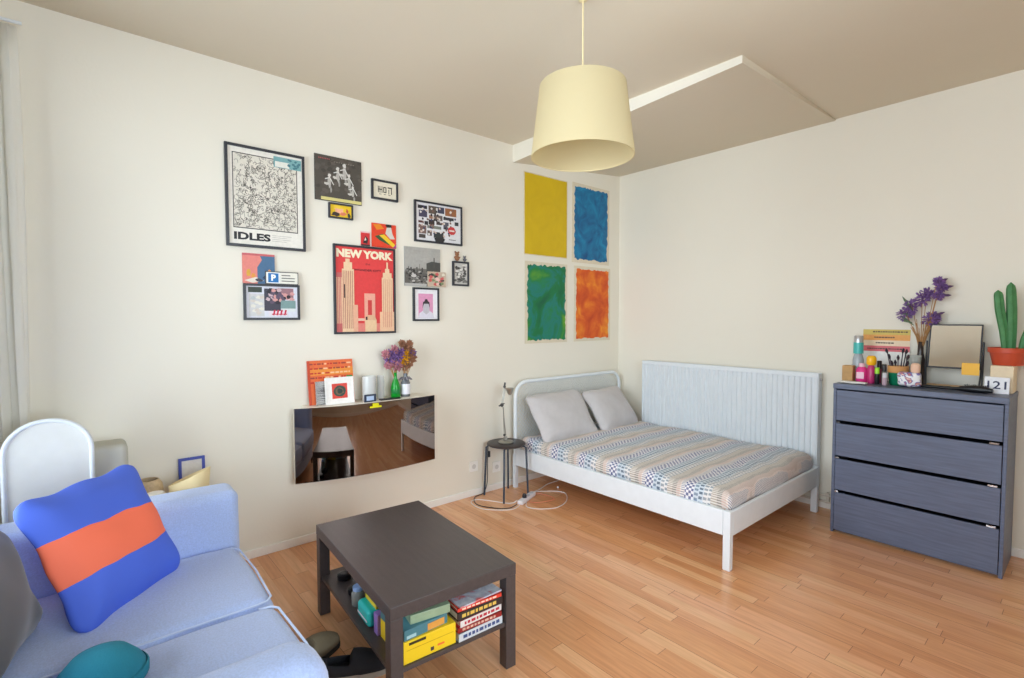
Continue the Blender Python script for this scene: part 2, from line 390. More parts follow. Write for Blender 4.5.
def quilt_material():
    M = bpy.data.materials.new('ikat_stripe_cotton'); M.use_nodes = True; N = M.node_tree.nodes; L = M.node_tree.links
    b = N['Principled BSDF']; b.inputs['Roughness'].default_value = .9; b.inputs['Sheen Weight'].default_value = .2; b.inputs['Specular IOR Level'].default_value = .15
    tc = N.new('ShaderNodeTexCoord'); sx = N.new('ShaderNodeSeparateXYZ')
    wv = N.new('ShaderNodeTexNoise'); wv.inputs['Scale'].default_value = 5; L.new(tc.outputs['Object'], wv.inputs['Vector'])
    def mth(op, a, bb=None):
        n = N.new('ShaderNodeMath'); n.operation = op
        for i, q in enumerate((a, bb)):
            if q is None: continue
            if hasattr(q, 'links'): L.new(q, n.inputs[i])
            else: n.inputs[i].default_value = q
        return n.outputs[0]
    L.new(tc.outputs['Object'], sx.inputs[0])
    x = mth('ADD', sx.outputs[0], mth('MULTIPLY', wv.outputs['Fac'], .05)); y = mth('ADD', sx.outputs[1], sx.outputs[2])
    PER = .30
    p = mth('FRACT', mth('DIVIDE', mth('ADD', x, 10.11), PER))
    def ramp(stops):
        cr = N.new('ShaderNodeValToRGB'); cr.color_ramp.interpolation = 'CONSTANT'; E = cr.color_ramp.elements
        E[0].position, E[0].color = 0, lin(stops[0][1]) + (1,)
        E[1].position, E[1].color = stops[-1][0], lin(stops[-1][1]) + (1,)
        for q, c in stops[1:-1]: e = E.new(q); e.color = lin(c) + (1,)
        L.new(p, cr.inputs[0]); return cr.outputs[0]
    ground = ramp([(0, (222, 220, 222)), (.20, (196, 204, 212)), (.42, (218, 214, 212)), (.58, (214, 208, 200)), (.70, (204, 196, 188)), (.88, (226, 220, 214))])
    dash = ramp([(0, (40, 54, 116)), (.20, (104, 124, 144)), (.32, (70, 88, 108)), (.42, (128, 138, 146)), (.58, (160, 146, 132)), (.70, (120, 112, 104)), (.80, (196, 164, 152)), (.90, (130, 130, 150))])
    cx = mth('FLOOR', mth('DIVIDE', x, .0175)); cyy = mth('FLOOR', mth('DIVIDE', y, .019))
    chk = mth('GREATER_THAN', mth('FRACT', mth('MULTIPLY', mth('ADD', cx, cyy), .5)), .25)
    rowx = mth('FLOOR', mth('DIVIDE', x, .030)); cc = N.new('ShaderNodeCombineXYZ'); L.new(rowx, cc.inputs[0])
    wn = N.new('ShaderNodeTexWhiteNoise'); wn.noise_dimensions = '1D'; L.new(rowx, wn.inputs['W'])
    st = mth('GREATER_THAN', mth('FRACT', mth('ADD', mth('DIVIDE', y, .034), mth('MULTIPLY', wn.outputs['Value'], 3))), .45)
    gap = mth('GREATER_THAN', mth('FRACT', mth('DIVIDE', x, .030)), .22)
    st = mth('MULTIPLY', st, gap)
    fin = mth('GREATER_THAN', mth('FRACT', mth('DIVIDE', y, .016)), .5)
    selB = mth('LESS_THAN', p, .20); selC = mth('GREATER_THAN', p, .58)
    def mixv(f, a, b_):
        n = N.new('ShaderNodeMix'); n.data_type = 'FLOAT'; L.new(f, n.inputs['Factor']); L.new(a, n.inputs['A']); L.new(b_, n.inputs['B']); return n.outputs['Result']
    mask = mixv(selC, mixv(selB, st, chk), fin)
    n3 = N.new('ShaderNodeTexNoise'); n3.inputs['Scale'].default_value = 60; L.new(tc.outputs['Object'], n3.inputs['Vector'])
    mask = mth('MULTIPLY', mask, mth('ADD', mth('MULTIPLY', n3.outputs['Fac'], .5), .6))
    mx = N.new('ShaderNodeMix'); mx.data_type = 'RGBA'; L.new(mask, mx.inputs['Factor']); L.new(ground, mx.inputs['A']); L.new(dash, mx.inputs['B'])
    mx.clamp_factor = True; L.new(mx.outputs['Result'], b.inputs['Base Color']); return M
mb = MB().soft((.945, .70, .070), .055, k=5, m=60, puff=(0, 0, .012), wob=.016, wscale=4.5, seed=3)
mb.bm.transform(Matrix.Translation((1.048, -.832, .384)))
tag(mb.obj('bedspread', quilt_material()), 'patchwork-stripe bedspread in cream, navy and peach covering the bed', 'bedspread')

mp_ = mat('oatmeal_linen', (190, 186, 186), rough=.95, sheen=.2, bump=.3, bscale=120, var=.03)
def pillow(loc, rot, hx, hy, hz, label, seed, m=mp_, name='pillow', cat='pillow', group=None):
    mb = MB().soft((hx, hy, hz), min(hx, hy, hz) * .9, k=4, m=14, puff=(0, 0, hz * .25), wob=.014, wscale=7, seed=seed, pinch=.62)
    mb.bm.transform(Euler(rot).to_matrix().to_4x4()); o = mb.obj(name, m); o.location = loc
    o['label'] = label; o['category'] = cat
    if group: o['group'] = group
    return o
pillow((.285, -1.165, .625), (0, -2.18, -.02), .225, .325, .07, 'greyish white pillow leaning on the headboard, the one nearer the stool', 1, group='pillows on the bed')
pillow((.30, -.50, .615), (.03, -2.22, .08), .215, .31, .07, 'greyish white pillow on the bed, the one nearer the radiator', 5, group='pillows on the bed')

# ------------------------------------------------------------ radiator
t = thing('radiator', 'large white panel radiator mounted on the wall behind the bed', 'radiator', (1.185, -.062, .15))
RX = .80; RZ = .915
mb = MB(); nf = 38; pts = []
for i in range(nf):
    xa = -RX + 2 * RX * i / nf; wd = 2 * RX / nf
    pts += [(xa, -.030), (xa + .30 * wd, -.030), (xa + .42 * wd, -.038), (xa + .88 * wd, -.038)]
pts += [(RX, -.030), (RX, -.018), (-RX, -.018)]
mb.prism(pts, .03, RZ - .035)
part(mb, 'front_panel', mat('radiator_white', (214, 220, 224), rough=.4), t)
part(MB().box(-RX, .018, .03, RX, .030, RZ - .035), 'back_panel', MWM, t)
mb = MB(); mb.box(-RX - .004, -.042, RZ - .035, RX + .004, -.024, RZ)
for i in range(40): xa = -RX + .01 + i * .04; mb.box(xa, -.024, RZ - .012, xa + .022, .03, RZ - .006)
mb.box(-RX - .004, .024, RZ - .03, RX + .004, .034, RZ)
part(mb, 'top_grille', MWM, t, bevel=.003)
for s in (-1, 1): part(MB().box(min(s * RX, s * (RX + .006)), -.04, 0.03, max(s * RX, s * (RX + .006)), .032, RZ - .004), 'side_panel', MWM, t, bevel=.002)
part(MB().tube([(RX + .006, -.005, RZ - .05), (RX + .02, -.005, RZ - .05)], .009, 10), 'bleed_valve', mat('chrome', (200, 200, 205), rough=.15, metal=1), t)
for s in (-.5, .5): part(MB().box(s - .02, .0305, .1, s + .02, .061, .7), 'bracket', MWM, t)
mb = MB().tube([(2.09, -.03, .06), (1.2, -.03, .06)], .009, 8); mb.tube([(2.09, -.03, .11), (1.2, -.03, .11)], .009, 8)
for x in (1.25, 1.65, 2.05): mb.box(x - .01, -.034, .05, x + .01, 0, .13)
tag(mb.obj('heating_pipe', mat('pipe_white', (214, 206, 192), rough=.45)), 'pair of thin white heating pipes along the wall low behind the bed', 'pipes')

# ------------------------------------------------------------ dresser
MD = mat('blackbrown_woodgrain', (92, 101, 124), rough=.42, var=.14, scale=6, stretch=(1, 1, 16), bump=.15, bscale=40, spec=.5)
DX0, DX1, DY0, DY1, DZ = 2.200, 3.072, -.457, -.02, 1.042
t = thing('chest_of_drawers', 'black-brown wooden chest of four drawers against the right wall', 'chest of drawers', ((DX0 + DX1) / 2, (DY0 + DY1) / 2, 0))
cx, cy = (DX0 + DX1) / 2, (DY0 + DY1) / 2
def dp(mb, n, m=MD, **k):
    mb.bm.transform(Matrix.Translation((-cx, -cy, 0))); return part(mb, n, m, t, **k)
dp(MB().box(DX0, DY0 + .004, 0, DX0 + .018, DY1, DZ - .035), 'side_panel', bevel=.002)
dp(MB().box(DX1 - .018, DY0 + .004, 0, DX1, DY1, DZ - .035), 'side_panel', bevel=.002)
dp(MB().box(DX0 - .002, DY0 - .004, DZ - .035, DX1 + .002, DY1, DZ), 'top_panel', bevel=.003)
dp(MB().box(DX0 + .018, DY1 - .01, .05, DX1 - .018, DY1 - .002, DZ - .036), 'back_panel')
dp(MB().box(DX0 + .018, DY0 + .05, .0, DX1 - .018, DY0 + .07, .05), 'plinth')
mk = mat('drawer_dark', (14, 14, 17), rough=.6)
zs = [(.022, .283), (.305, .520), (.543, .766), (.789, .998)]
ms_ = mat('chrome', (200, 200, 205), rough=.15, metal=1)
for i, (a, b) in enumerate(zs):
    tl = .007 if i < 3 else 0
    mb = MB(); M = Matrix.Translation((cx, DY0 + .009, a)) @ Matrix.Rotation(tl * .6, 4, 'X')
    mb.box(-(DX1 - DX0) / 2 + .021, -.009, 0, (DX1 - DX0) / 2 - .021, .009, b - a, M)
    dr = dp(mb, 'drawer', bevel=.0015)
    bx = MB().box(DX0 + .03, DY0 + .02, a + .03, DX1 - .03, DY1 - .03, b - .05)
    bx.bm.transform(Matrix.Translation((-cx, -cy, 0))); bo = bx.obj('drawer_box', mk); bo.parent = dr
    if i < 3:
        for xa, xb in ((DX1 - .075, DX1 - .035), (DX0 + .025, DX0 + .045)):
            rn = MB().box(xa, DY0 - .004, b + .004, xb, DY0 + .02, b + .014)
            rn.bm.transform(Matrix.Translation((-cx, -cy, 0))); ro = rn.obj('runner_clip', ms_); ro.parent = dr

# ------------------------------------------------------------ things on the dresser
TZ = DZ + .0005
def glass(name, c, rough=.05, alpha=.35): return mat(name, c, rough=rough, alpha=alpha, var=.02, spec=.8)
def bottle(mb, prof, n=20): return mb.lathe(prof, n=n)
t = thing('perfume_bottle', 'clear glass spray bottle with teal band and silver cap on dresser left end', 'bottle', (2.262, -.16, TZ))
part(MB().lathe([(.030, 0), (.034, .01), (.034, .15), (.026, .185), (.02, .195)]), 'bottle_body', mat('milky_glass', (190, 200, 208), rough=.15, trans=.3), t)
part(MB().lathe([(.031, .196), (.031, .275)]), 'teal_band', mat('teal_label', (70, 180, 175), rough=.3), t)
part(MB().lathe([(.029, .276), (.029, .320), (.024, .325)]), 'cap', mat('brushed_silver', (190, 192, 196), rough=.3, metal=.7), t)
tag(MB().box(2.203, -.30, TZ, 2.268, -.235, TZ + .115).obj('wooden_box', mat('cardboard_tan', (190, 150, 98), rough=.7, var=.12), bevel=.004), 'small square tan wooden box at the dresser front left corner', 'box')
t = thing('folded_cloth', 'flat white folded cloth at the front left edge of the dresser', 'cloth', (2.30, -.385, TZ))
mb = MB().soft((.075, .028, .006), .005, wob=.003, wscale=20, m=8); mb.bm.transform(Matrix.Translation((0, 0, .009)))
part(mb, 'cloth_layer', mat('white_cloth', (225, 222, 215), rough=.9), t)
t = thing('nail_polish', 'hot pink round bottle with pale label beside the tan box', 'bottle', (2.315, -.27, TZ))
part(MB().lathe([(.028, 0), (.034, .01), (.034, .09), (.022, .11)]), 'bottle_body', mat('hot_pink', (226, 60, 140), rough=.25), t)
part(MB().lathe([(.018, .111), (.017, .135)]), 'cap', mat('pale_pink', (235, 190, 205), rough=.3), t)
part(MB().box(-.022, -.0365, .03, .022, -.034, .075), 'label_patch', mat('pale_pink', (235, 190, 205)), t)
t = thing('lotion_bottle', 'pink lotion bottle with a round yellow-orange cap', 'bottle', (2.370, -.27, TZ))
part(MB().lathe([(.022, 0), (.025, .01), (.025, .1), (.015, .125)]), 'bottle_body', mat('magenta_plastic', (190, 50, 110), rough=.3), t)
part(MB().lathe([(.022, .126), (.029, .135), (.029, .175), (.02, .19)]), 'cap', mat('amber_yellow', (246, 186, 30), rough=.3), t)
for x, y, h, c, cap, lab in ((2.412, -.30, .11, (30, 30, 34), (150, 214, 50), 'small black tube with a lime green cap among the cosmetics'),
                             (2.435, -.23, .13, (120, 118, 112), (60, 60, 62), 'grey cosmetic tube with dark cap behind the lime capped tube'),
                             (2.400, -.20, .15, (150, 60, 90), (40, 30, 36), 'plum coloured tube with black cap behind the yellow cap'),
                             (2.462, -.33, .08, (186, 160, 170), (200, 200, 204), 'short pale mauve tube with silver cap in front of green pot')):
    t = thing('cosmetic_tube', lab, 'cosmetics', (x, y, TZ), group='cosmetic tubes on the dresser')
    part(MB().lathe([(.013, 0), (.015, .005), (.015, h * .65)], n=14), 'tube_body', flat(c, .3), t)
    part(MB().lathe([(.014, h * .65 + .0005), (.014, h), (.011, h + .004)], n=14), 'cap', flat(cap, .3), t)
t = thing('brush_pot', 'dark green pot with a tan rim holding makeup brushes', 'pot', (2.515, -.245, TZ))
part(MB().lathe([(.040, 0), (.048, .01), (.053, .085), (.050, .085), (.044, .012), (.002, .01)]), 'pot_body', mat('dark_green_glaze', (12, 112, 78), rough=.25), t)
part(MB().lathe([(.056, .0855), (.058, .09), (.058, .13), (.052, .13), (.052, .0855), (.056, .0855)], cap=False), 'pot_rim', mat('cork_tan', (206, 150, 92), rough=.6), t)
for k in range(9):
    a = k * .7; h = .15 + .05 * (k % 3); c = [(30, 30, 34), (90, 76, 88), (44, 42, 60)][k % 3]
    b_ = thing('makeup_brush', 'dark handled makeup brush standing in the green pot', 'brush', (2.515 + .022 * math.cos(a), -.245 + .022 * math.sin(a), TZ + .012), group='brushes in the green pot')
    dx, dy = .03 * math.cos(a), .03 * math.sin(a)
    part(MB().tube([(0, 0, 0), (dx * h / .2, dy * h / .2, h * .8)], .0035, 6), 'handle', flat(c, .3), b_)
    p0 = Vector((dx * h / .2, dy * h / .2, h * .8)); part(MB().tube([p0, p0 + Vector((dx * .2, dy * .2, .016)), p0 + Vector((dx * .3, dy * .3, .034))], [.004, .009, .003], 8), 'bristles', flat((54, 44, 52), .9), b_)
t = thing('glass_tumbler', 'clear glass tumbler with pale contents beside the green pot', 'glass', (2.578, -.15, TZ))
part(MB().lathe([(.034, 0), (.044, .20), (.042, .20), (.032, .008), (.002, .006)]), 'glass_wall', glass('clear_glass', (200, 205, 200), alpha=.45), t)
part(MB().lathe([(.030, .01), (.037, .13)]), 'cotton_pads', mat('cotton', (228, 224, 216), rough=.95), t)
t = thing('flower_vase', 'dark brown slim bottle vase of dried purple flowers on the dresser', 'vase', (2.602, -.085, TZ))
part(MB().lathe([(.034, 0), (.037, .008), (.037, .11), (.028, .16), (.017, .21), (.0155, .285), (.019, .29)]), 'vase', mat('brown_glass', (62, 52, 48), rough=.12), t)
ms = mat('dried_stem', (176, 132, 84), rough=.9); mpur = mat('purple_petal', (122, 90, 146), rough=.9, var=.35, scale=90); mgr = mat('grey_green_leaf', (98, 118, 92), rough=.9, var=.2)
mb = MB(); pf = MB(); lf = MB(); lf2 = MB()
random.seed(11)
def petals(mb, c, r, n, L_=.018, w_=.006):
    for _ in range(n):
        dv = Vector((random.gauss(0, 1), random.gauss(0, 1), random.gauss(0, 1))).normalized(); p = Vector(c) + dv * r * random.random() ** .5
        e = dv.orthogonal().normalized() * w_; q = dv * L_
        mb.tube([p, p + q * .5, p + q], [w_ * .3, w_ * .6, .0006], 5)
heads = [(-.085, .0, .48, .036), (-.06, .02, .53, .034), (.0, 0, .58, .034), (.025, .0, .61, .028), (.045, .01, .44, .034), (.06, .02, .46, .026), (.085, 0, .60, .018), (.10, 0, .65, .018), (.085, -.01, .69, .018)]
for hx, hy, hz, hr in heads:
    mb.tube([(0, 0, .20), (hx * .3, hy * .3, .32), (hx * .8, hy, hz - .04), (hx, hy, hz)], .0022, 5); pf = MB(); petals(pf, (hx, hy, hz), hr * 1.15, 80, .022, .009); part(pf, 'flower_head', mpur, t)
for k in range(22):
    a = fr(-.07, .07); mb.tube([(0, 0, .2), (a * .4, fr(-.02, .02), .32), (a, fr(-.03, .03), fr(.38, .46))], .002, 5)
for p in [((-.05, 0, .5), (-.11, 0, .60)), ((-.05, 0, .42), (-.12, 0, .44)), ((-.05, 0, .46), (-.115, 0, .49)), ((-.04, 0, .40), (-.12, .01, .47)), ((.09, 0, .6), (.15, 0, .60)), ((.09, 0, .65), (.16, 0, .66)), ((.08, 0, .69), (.13, 0, .71)), ((.05, 0, .46), (.12, 0, .49)), ((.05, 0, .43), (.10, 0, .44))]:
    a, b = Vector(p[0]), Vector(p[1]); (lf if b.x < 0 else lf2).tube([a, a.lerp(b, .35), a.lerp(b, .75), b], [.002, .008, .008, .001], 6)
part(mb, 'stems', ms, t); part(lf, 'leaves', mgr, t); part(lf2, 'leaves', mat('plum_leaf', (92, 66, 100), rough=.9), t)
# white/blue patterned pouch
t = thing('patterned_pouch', 'small white pouch with blue and red floral pattern before the tumbler', 'pouch', (2.595, -.33, TZ))
mb = MB().soft((.062, .026, .045), .02, puff=(0, .008, 0), wob=.006, wscale=20); mb.bm.transform(Matrix.Translation((0, 0, .052)))
part(mb, 'pouch_body', paint('pouch_print', [(.35, (236, 234, 230)), (.47, (232, 232, 236)), (.53, (58, 80, 160)), (.60, (210, 120, 90)), (.66, (236, 232, 226))], scale=22), t)
mb = MB().soft((.025, .02, .035), .018); mb.bm.transform(Matrix.Translation((.03, .0, .125)))
part(mb, 'pouch_flap', mat('flesh_pink', (226, 186, 160), rough=.7), t)
# framed strip sign at the wall
def sign_card():
    t = thing('striped_card', 'landscape card of yellow, orange, cream and pink lettered bands at the wall', 'card', (2.388, -.022, TZ))
    W, HH, zb = .285, .375, .0
    M = Matrix.Rotation(-.08, 4, 'X')
    part(MB().box(-W / 2, -.006, zb, W / 2, 0, HH, M).obj and MB().box(-W / 2, -.006, zb, W / 2, 0, HH, M), 'card_backing', flat((232, 230, 226)), t)
    mb = MB(); cols = [((204, 180, 90), 0.330, 0.373), ((226, 160, 84), 0.290, 0.330), ((232, 208, 178), 0.250, 0.290), ((214, 104, 112), 0.210, 0.250)]
    for c, a, b in cols: mb.use(flat(c)); mb.box(-W / 2 + .002, -.0075, a, W / 2 - .002, -.0062, b, M)
    mb.use(flat((70, 50, 50)))
    for j, (a, b_, s) in enumerate([(-.08, .12, .347), (-.07, .05, .307), (-.06, .04, .267), (-.11, .11, .225)]):
        x = a
        while x < b_:
            wd = fr(.006, .016); mb.box(x, -.0082, s, x + wd, -.0076, s + .009, M); x += wd + .004
    part(mb, 'lettered_bands', None, t)
sign_card()
# mirror
MBK = mat('black_frame', (46, 48, 54), rough=.4, var=.1)
t = thing('tabletop_mirror', 'rectangular tabletop mirror in thin black frame on dresser', 'mirror', (2.782, -.155, TZ))
M = Matrix.Translation((0, 0, .125)) @ Matrix.Rotation(-.22, 4, 'X'); W, HH = .262, .29
mb = MB(); a = W / 2; k_ = .008
for q in ((-a, 0, -a + k_, HH), (a - k_, 0, a, HH), (-a, 0, a, k_ * 1.2), (-a, HH - k_, a, HH)): mb.box(q[0], -.008, q[1], q[2], .008, q[3], M)
part(mb, 'mirror_frame', MBK, t, bevel=.002)
part(MB().box(-a + .004, -.004, .004, a - .004, .004, HH - .004, M), 'mirror_glass', mat('mirror_silver', (225, 222, 215), rough=.03, metal=1, var=.01), t)
mb = MB()
for s in (-1, 1): mb.tube([(s * (a + .008), 0, .0), (s * (a + .008), .03, .30)], .005, 8)
for s in (-1, 1): mb.tube([(s * (a + .008), .02, .22), (s * (a + .008) * .96, -.07, .005)], .0045, 8)
mb.tube([(-a - .008, -.07, .012), (a + .008, -.07, .012)], .005, 8); mb.tube([(-a - .008, 0, .008), (a + .008, 0, .008)], .005, 8)
part(mb, 'stand', MBK, t)
part(MB().box(-a + .01, -.06, .012, a - .01, -.005, .02), 'tray_shelf', mat('wood_tray', (196, 160, 116), rough=.6, var=.15), t)
o = MB().box(2.832, -.215, TZ + .095, 2.915, -.211, TZ + .170).obj('sticky_note', mat('yellow_paper', (244, 190, 84), rough=.8)); tag(o, 'square yellow-orange sticky note on the lower right of the tabletop mirror', 'sticky note')
# hair brush/styling wand
t = thing('styling_brush', 'black hair styling brush lying along the front of the dresser', 'hair tool', (2.84, -.315, TZ))
part(MB().tube([(-.19, .03, .012), (-.02, .01, .014), (.0, .008, .016)], [.008, .009, .013], 10), 'handle', mat('black_plastic', (24, 24, 28), rough=.35), t)
part(MB().tube([(0, .008, .018), (.05, .002, .02), (.11, -.005, .02), (.15, -.01, .018)], [.014, .022, .022, .012], 12), 'brush_head', mat('black_plastic', (24, 24, 28), rough=.35), t)
mb = MB()
for k in range(80):
    a = fr(0, PI); x = fr(.02, .14); c = Vector((x, .004 - .1 * (x - .02) * .5, .02)); dv = Vector((0, math.cos(a), math.sin(a))); mb.tube([c + dv * .02, c + dv * .029], .0012, 4)
part(mb, 'bristles', mat('black_plastic', (24, 24, 28)), t)
mb = MB(); mb.tube([(-.19 + .0, .03, .012)] + [(-.2 + .09 * math.sin(i * .6) * .4 + i * .018, .055 + .025 * math.cos(i * .7), .006) for i in range(14)], .003, 6)
part(mb, 'power_cord', mat('black_plastic', (24, 24, 28)), t)
# number card 121
t = thing('number_card', 'small white card printed with the number 121 standing before the cactus pot', 'card', (3.000, -.272, TZ), rz=-.08)
M = Matrix.Rotation(-.12, 4, 'X'); part(MB().box(-.055, -.004, 0, .055, .0, .098, M), 'card', flat((232, 232, 236)), t)
V, Pz = text_mesh('121', .012); mb = MB(); vs = [mb.v(M @ Vector((-.042 + .084 * x, -.0048, .028 + .046 * y))) for x, y in V]
for p in Pz: mb.face([vs[i] for i in p])
part(mb, 'digits', flat((40, 46, 80)), t)
# cactus
tag(MB().box(2.965, -.232, TZ, 3.068, -.060, TZ + .165).obj('plant_stand', mat('cream_wood', (226, 208, 176), rough=.55, var=.05), bevel=.004), 'plain cream wooden block carrying the cactus pot at dresser right end', 'stand')
t = thing('cactus_pot', 'terracotta-red pot with tall green columnar cactus at the dresser right end', 'potted plant', (3.035, -.16, TZ + .1665))
part(MB().lathe([(.068, 0), (.070, .004), (.084, .075), (.092, .076), (.094, .105), (.088, .105), (.080, .078), (.07, .078)], n=32), 'pot', mat('red_plastic_pot', (190, 74, 44), rough=.45), t)
part(MB().lathe([(.001, .085), (.082, .085)], n=24, cap=False), 'soil', mat('soil', (70, 52, 40), rough=1, var=.3), t)
mc = mat('cactus_green', (72, 128, 78), rough=.6, var=.15, scale=30, bump=.4, bscale=90)
for pts, r0 in (([(-.012, 0, .08), (-.022, 0, .2), (-.045, 0, .34), (-.056, 0, .455)], .019), ([(.012, .01, .08), (.010, .01, .2), (.006, .01, .34), (-.002, .01, .50)], .020), ([(.055, -.01, .08), (.070, -.01, .16), (.105, -.01, .28), (.13, -.01, .36)], .018)):
    mb = MB(); n = 14; K = 22; prev = None
    for i in range(K + 1):
        s = i / K; x = s * (len(pts) - 1); j = min(int(x), len(pts) - 2); p = Vector(pts[j]).lerp(Vector(pts[j + 1]), x - j)
        rr = r0 * (.8 + .3 * math.sin(s * 2.6)) * (math.sqrt(max(0, 1 - ((s - .9) / .1) ** 2)) if s > .9 else 1)
        rg = [mb.v(p + Vector((math.cos(2 * PI * q / n), math.sin(2 * PI * q / n), 0)) * max(.001, rr * (1 + (.16 if q % 2 else -.10)))) for q in range(n)]
        if prev:
            for q in range(n): mb.face([prev[q], prev[(q + 1) % n], rg[(q + 1) % n], rg[q]], True)
        prev = rg
    part(mb, 'cactus_stem', mc, t)

# ------------------------------------------------------------ pendant lamp
def shade_mat():
    M = bpy.data.materials.new('cream_fabric_shade'); M.use_nodes = True; N = M.node_tree.nodes; L = M.node_tree.links
    N.remove(N['Principled BSDF']); a = N.new('ShaderNodeBsdfDiffuse'); t = N.new('ShaderNodeBsdfTranslucent'); x = N.new('ShaderNodeMixShader')
    nz = N.new('ShaderNodeTexNoise'); nz.inputs['Scale'].default_value = 250; cr = N.new('ShaderNodeValToRGB')
    cr.color_ramp.elements[0].color = lin((220, 208, 170)) + (1,); cr.color_ramp.elements[1].color = lin((226, 214, 178)) + (1,)
    L.new(nz.outputs['Fac'], cr.inputs[0]); L.new(cr.outputs[0], a.inputs[0]); L.new(cr.outputs[0], t.inputs[0])
    x.inputs[0].default_value = .5; L.new(a.outputs[0], x.inputs[1]); L.new(t.outputs[0], x.inputs[2]); L.new(x.outputs[0], N['Material Output'].inputs[0]); return M
t = thing('pendant_lamp', 'cream fabric tapered drum pendant lamp hanging from the ceiling', 'lamp', (1.75, -2.56, 2.268))
rb, rt, hh = .247, .205, .335
part(MB().lathe([(rb, 0), (rt, hh), (rt - .003, hh), (rb - .003, 0), (rb, 0)], n=64, cap=False), 'lamp_shade', shade_mat(), t)
part(MB().tube([((rb - .004) * math.cos(2 * PI * i / 48), (rb - .004) * math.sin(2 * PI * i / 48), .004) for i in range(49)], .0022, 6, cap=False), 'bottom_ring', mat('cream_flex', (222, 206, 160), rough=.5), t)
mb = MB()
for rr, z in ((rt - .004, hh - .004),): mb.tube([(rr * math.cos(2 * PI * i / 48), rr * math.sin(2 * PI * i / 48), z) for i in range(49)], .0022, 6, cap=False)
for k in range(3): a = k * 2 * PI / 3; mb.tube([(.02 * math.cos(a), .02 * math.sin(a), hh - .06), ((rt - .004) * math.cos(a), (rt - .004) * math.sin(a), hh - .004)], .0022, 6)
part(mb, 'shade_ring', MWM, t)
part(MB().tube([(0, 0, hh - .02), (0, 0, H - 2.268 - .012)], .0035, 8), 'cord', mat('cream_flex', (222, 206, 160), rough=.5), t)
part(MB().lathe([(.022, hh - .12), (.022, hh - .03), (.012, hh - .02)]), 'bulb_holder', MWM, t)
part(MB().ball((0, 0, hh - .165), .034, 16, (1, 1, 1.25)), 'bulb', mat('bulb_glass', (246, 240, 226), rough=.2), t)
part(MB().lathe([(.02, H - 2.268 - .0005), (.02, H - 2.268 - .006), (.006, H - 2.268 - .012)]), 'ceiling_rose', mat('cream_flex', (222, 206, 160)), t)

# ------------------------------------------------------------ wall art on the left wall
class Print:
    """layered flat artwork in (u,v) 0..1 on the left wall"""
    def __init__(s, y0, z0, w, h, x): s.y0, s.z0, s.w, s.h, s.x = y0, z0, w, h, x; s.mb = MB(); s.n = 0
    def pt(s, u, v): return (s.x + .00025 * s.n, s.y0 + u * s.w, s.z0 + v * s.h)
    def poly(s, P, c, up=True):
        s.n += 1 if up else .06
        s.mb.use(c if not isinstance(c, tuple) else flat(c)); s.mb.face([s.mb.v(s.pt(*p)) for p in P]); return s
    def rect(s, a, b, c, d, col, up=True): return s.poly([(a, b), (c, b), (c, d), (a, d)], col, up)
    def text(s, body, a, b, c, d, col, off=.02):
        s.n += 1; V, P = text_mesh(body, off); s.mb.use(flat(col)); vs = [s.mb.v(s.pt(a + (c - a) * x, b + (d - b) * y)) for x, y in V]
        for p in P: s.mb.face([vs[i] for i in p])
        return s
    def stroke(s, pts, wd, col, up=False):
        if up: s.n += 1
        s.mb.use(flat(col))
        for (a, b), (c, d) in zip(pts, pts[1:]):
            dx, dy = (c - a) * s.w, (d - b) * s.h; L_ = math.hypot(dx, dy) or 1; nx, ny = -dy / L_ * wd / 2 / s.w, dx / L_ * wd / 2 / s.h
            s.mb.face([s.mb.v(s.pt(*p)) for p in ((a + nx, b + ny), (a - nx, b - ny), (c - nx, d - ny), (c + nx, d + ny))])
        return s
    def blob(s, cu, cv, ru, rv, col, n=14, wob=.25, up=False):
        if up: s.n += 1
        P = []
        for i in range(n):
            a = 2 * PI * i / n; k = 1 + wob * (random.random() - .5) * 2; P.append((cu + ru * k * math.cos(a), cv + rv * k * math.sin(a)))
        return s.poly(P, col, False)
def hang(name, label, cat, y0, y1, z0, z1, art, fw=.014, depth=.02, frame=MBK, mat_c=(232, 230, 224), group=None, x0=.002):
    """framed picture or bare board; art(Print) draws it"""
    t = thing(name, label, cat, (x0, (y0 + y1) / 2, z0), group=group); off = Matrix.Translation((-x0, -(y0 + y1) / 2, -z0))
    if fw:
        mb = MB()
        for q in ((y0, z0, y0 + fw, z1), (y1 - fw, z0, y1, z1), (y0 + fw, z0, y1 - fw, z0 + fw), (y0 + fw, z1 - fw, y1 - fw, z1)): mb.box(x0, q[0], q[1], x0 + depth, q[2], q[3])
        mb.bm.transform(off); part(mb, 'frame', frame, t, bevel=.0015)
        bb = MB().box(x0 + .001, y0 + fw, z0 + fw, x0 + depth * .5, y1 - fw, z1 - fw); bb.bm.transform(off); part(bb, 'mount_board', flat(mat_c), t)
        P = Print(y0 + fw, z0 + fw, y1 - y0 - 2 * fw, z1 - z0 - 2 * fw, x0 + depth * .5 + .0005)
        nm = 'print'
    else:
        bb = MB().box(x0, y0, z0, x0 + depth, y1, z1); bb.bm.transform(off); part(bb, 'backing', flat(mat_c), t)
        P = Print(y0, z0, y1 - y0, z1 - z0, x0 + depth + .0005); nm = 'cover_art'
    art(P); P.mb.bm.transform(off); part(P.mb, nm, None, t, recalc=False)
    return t
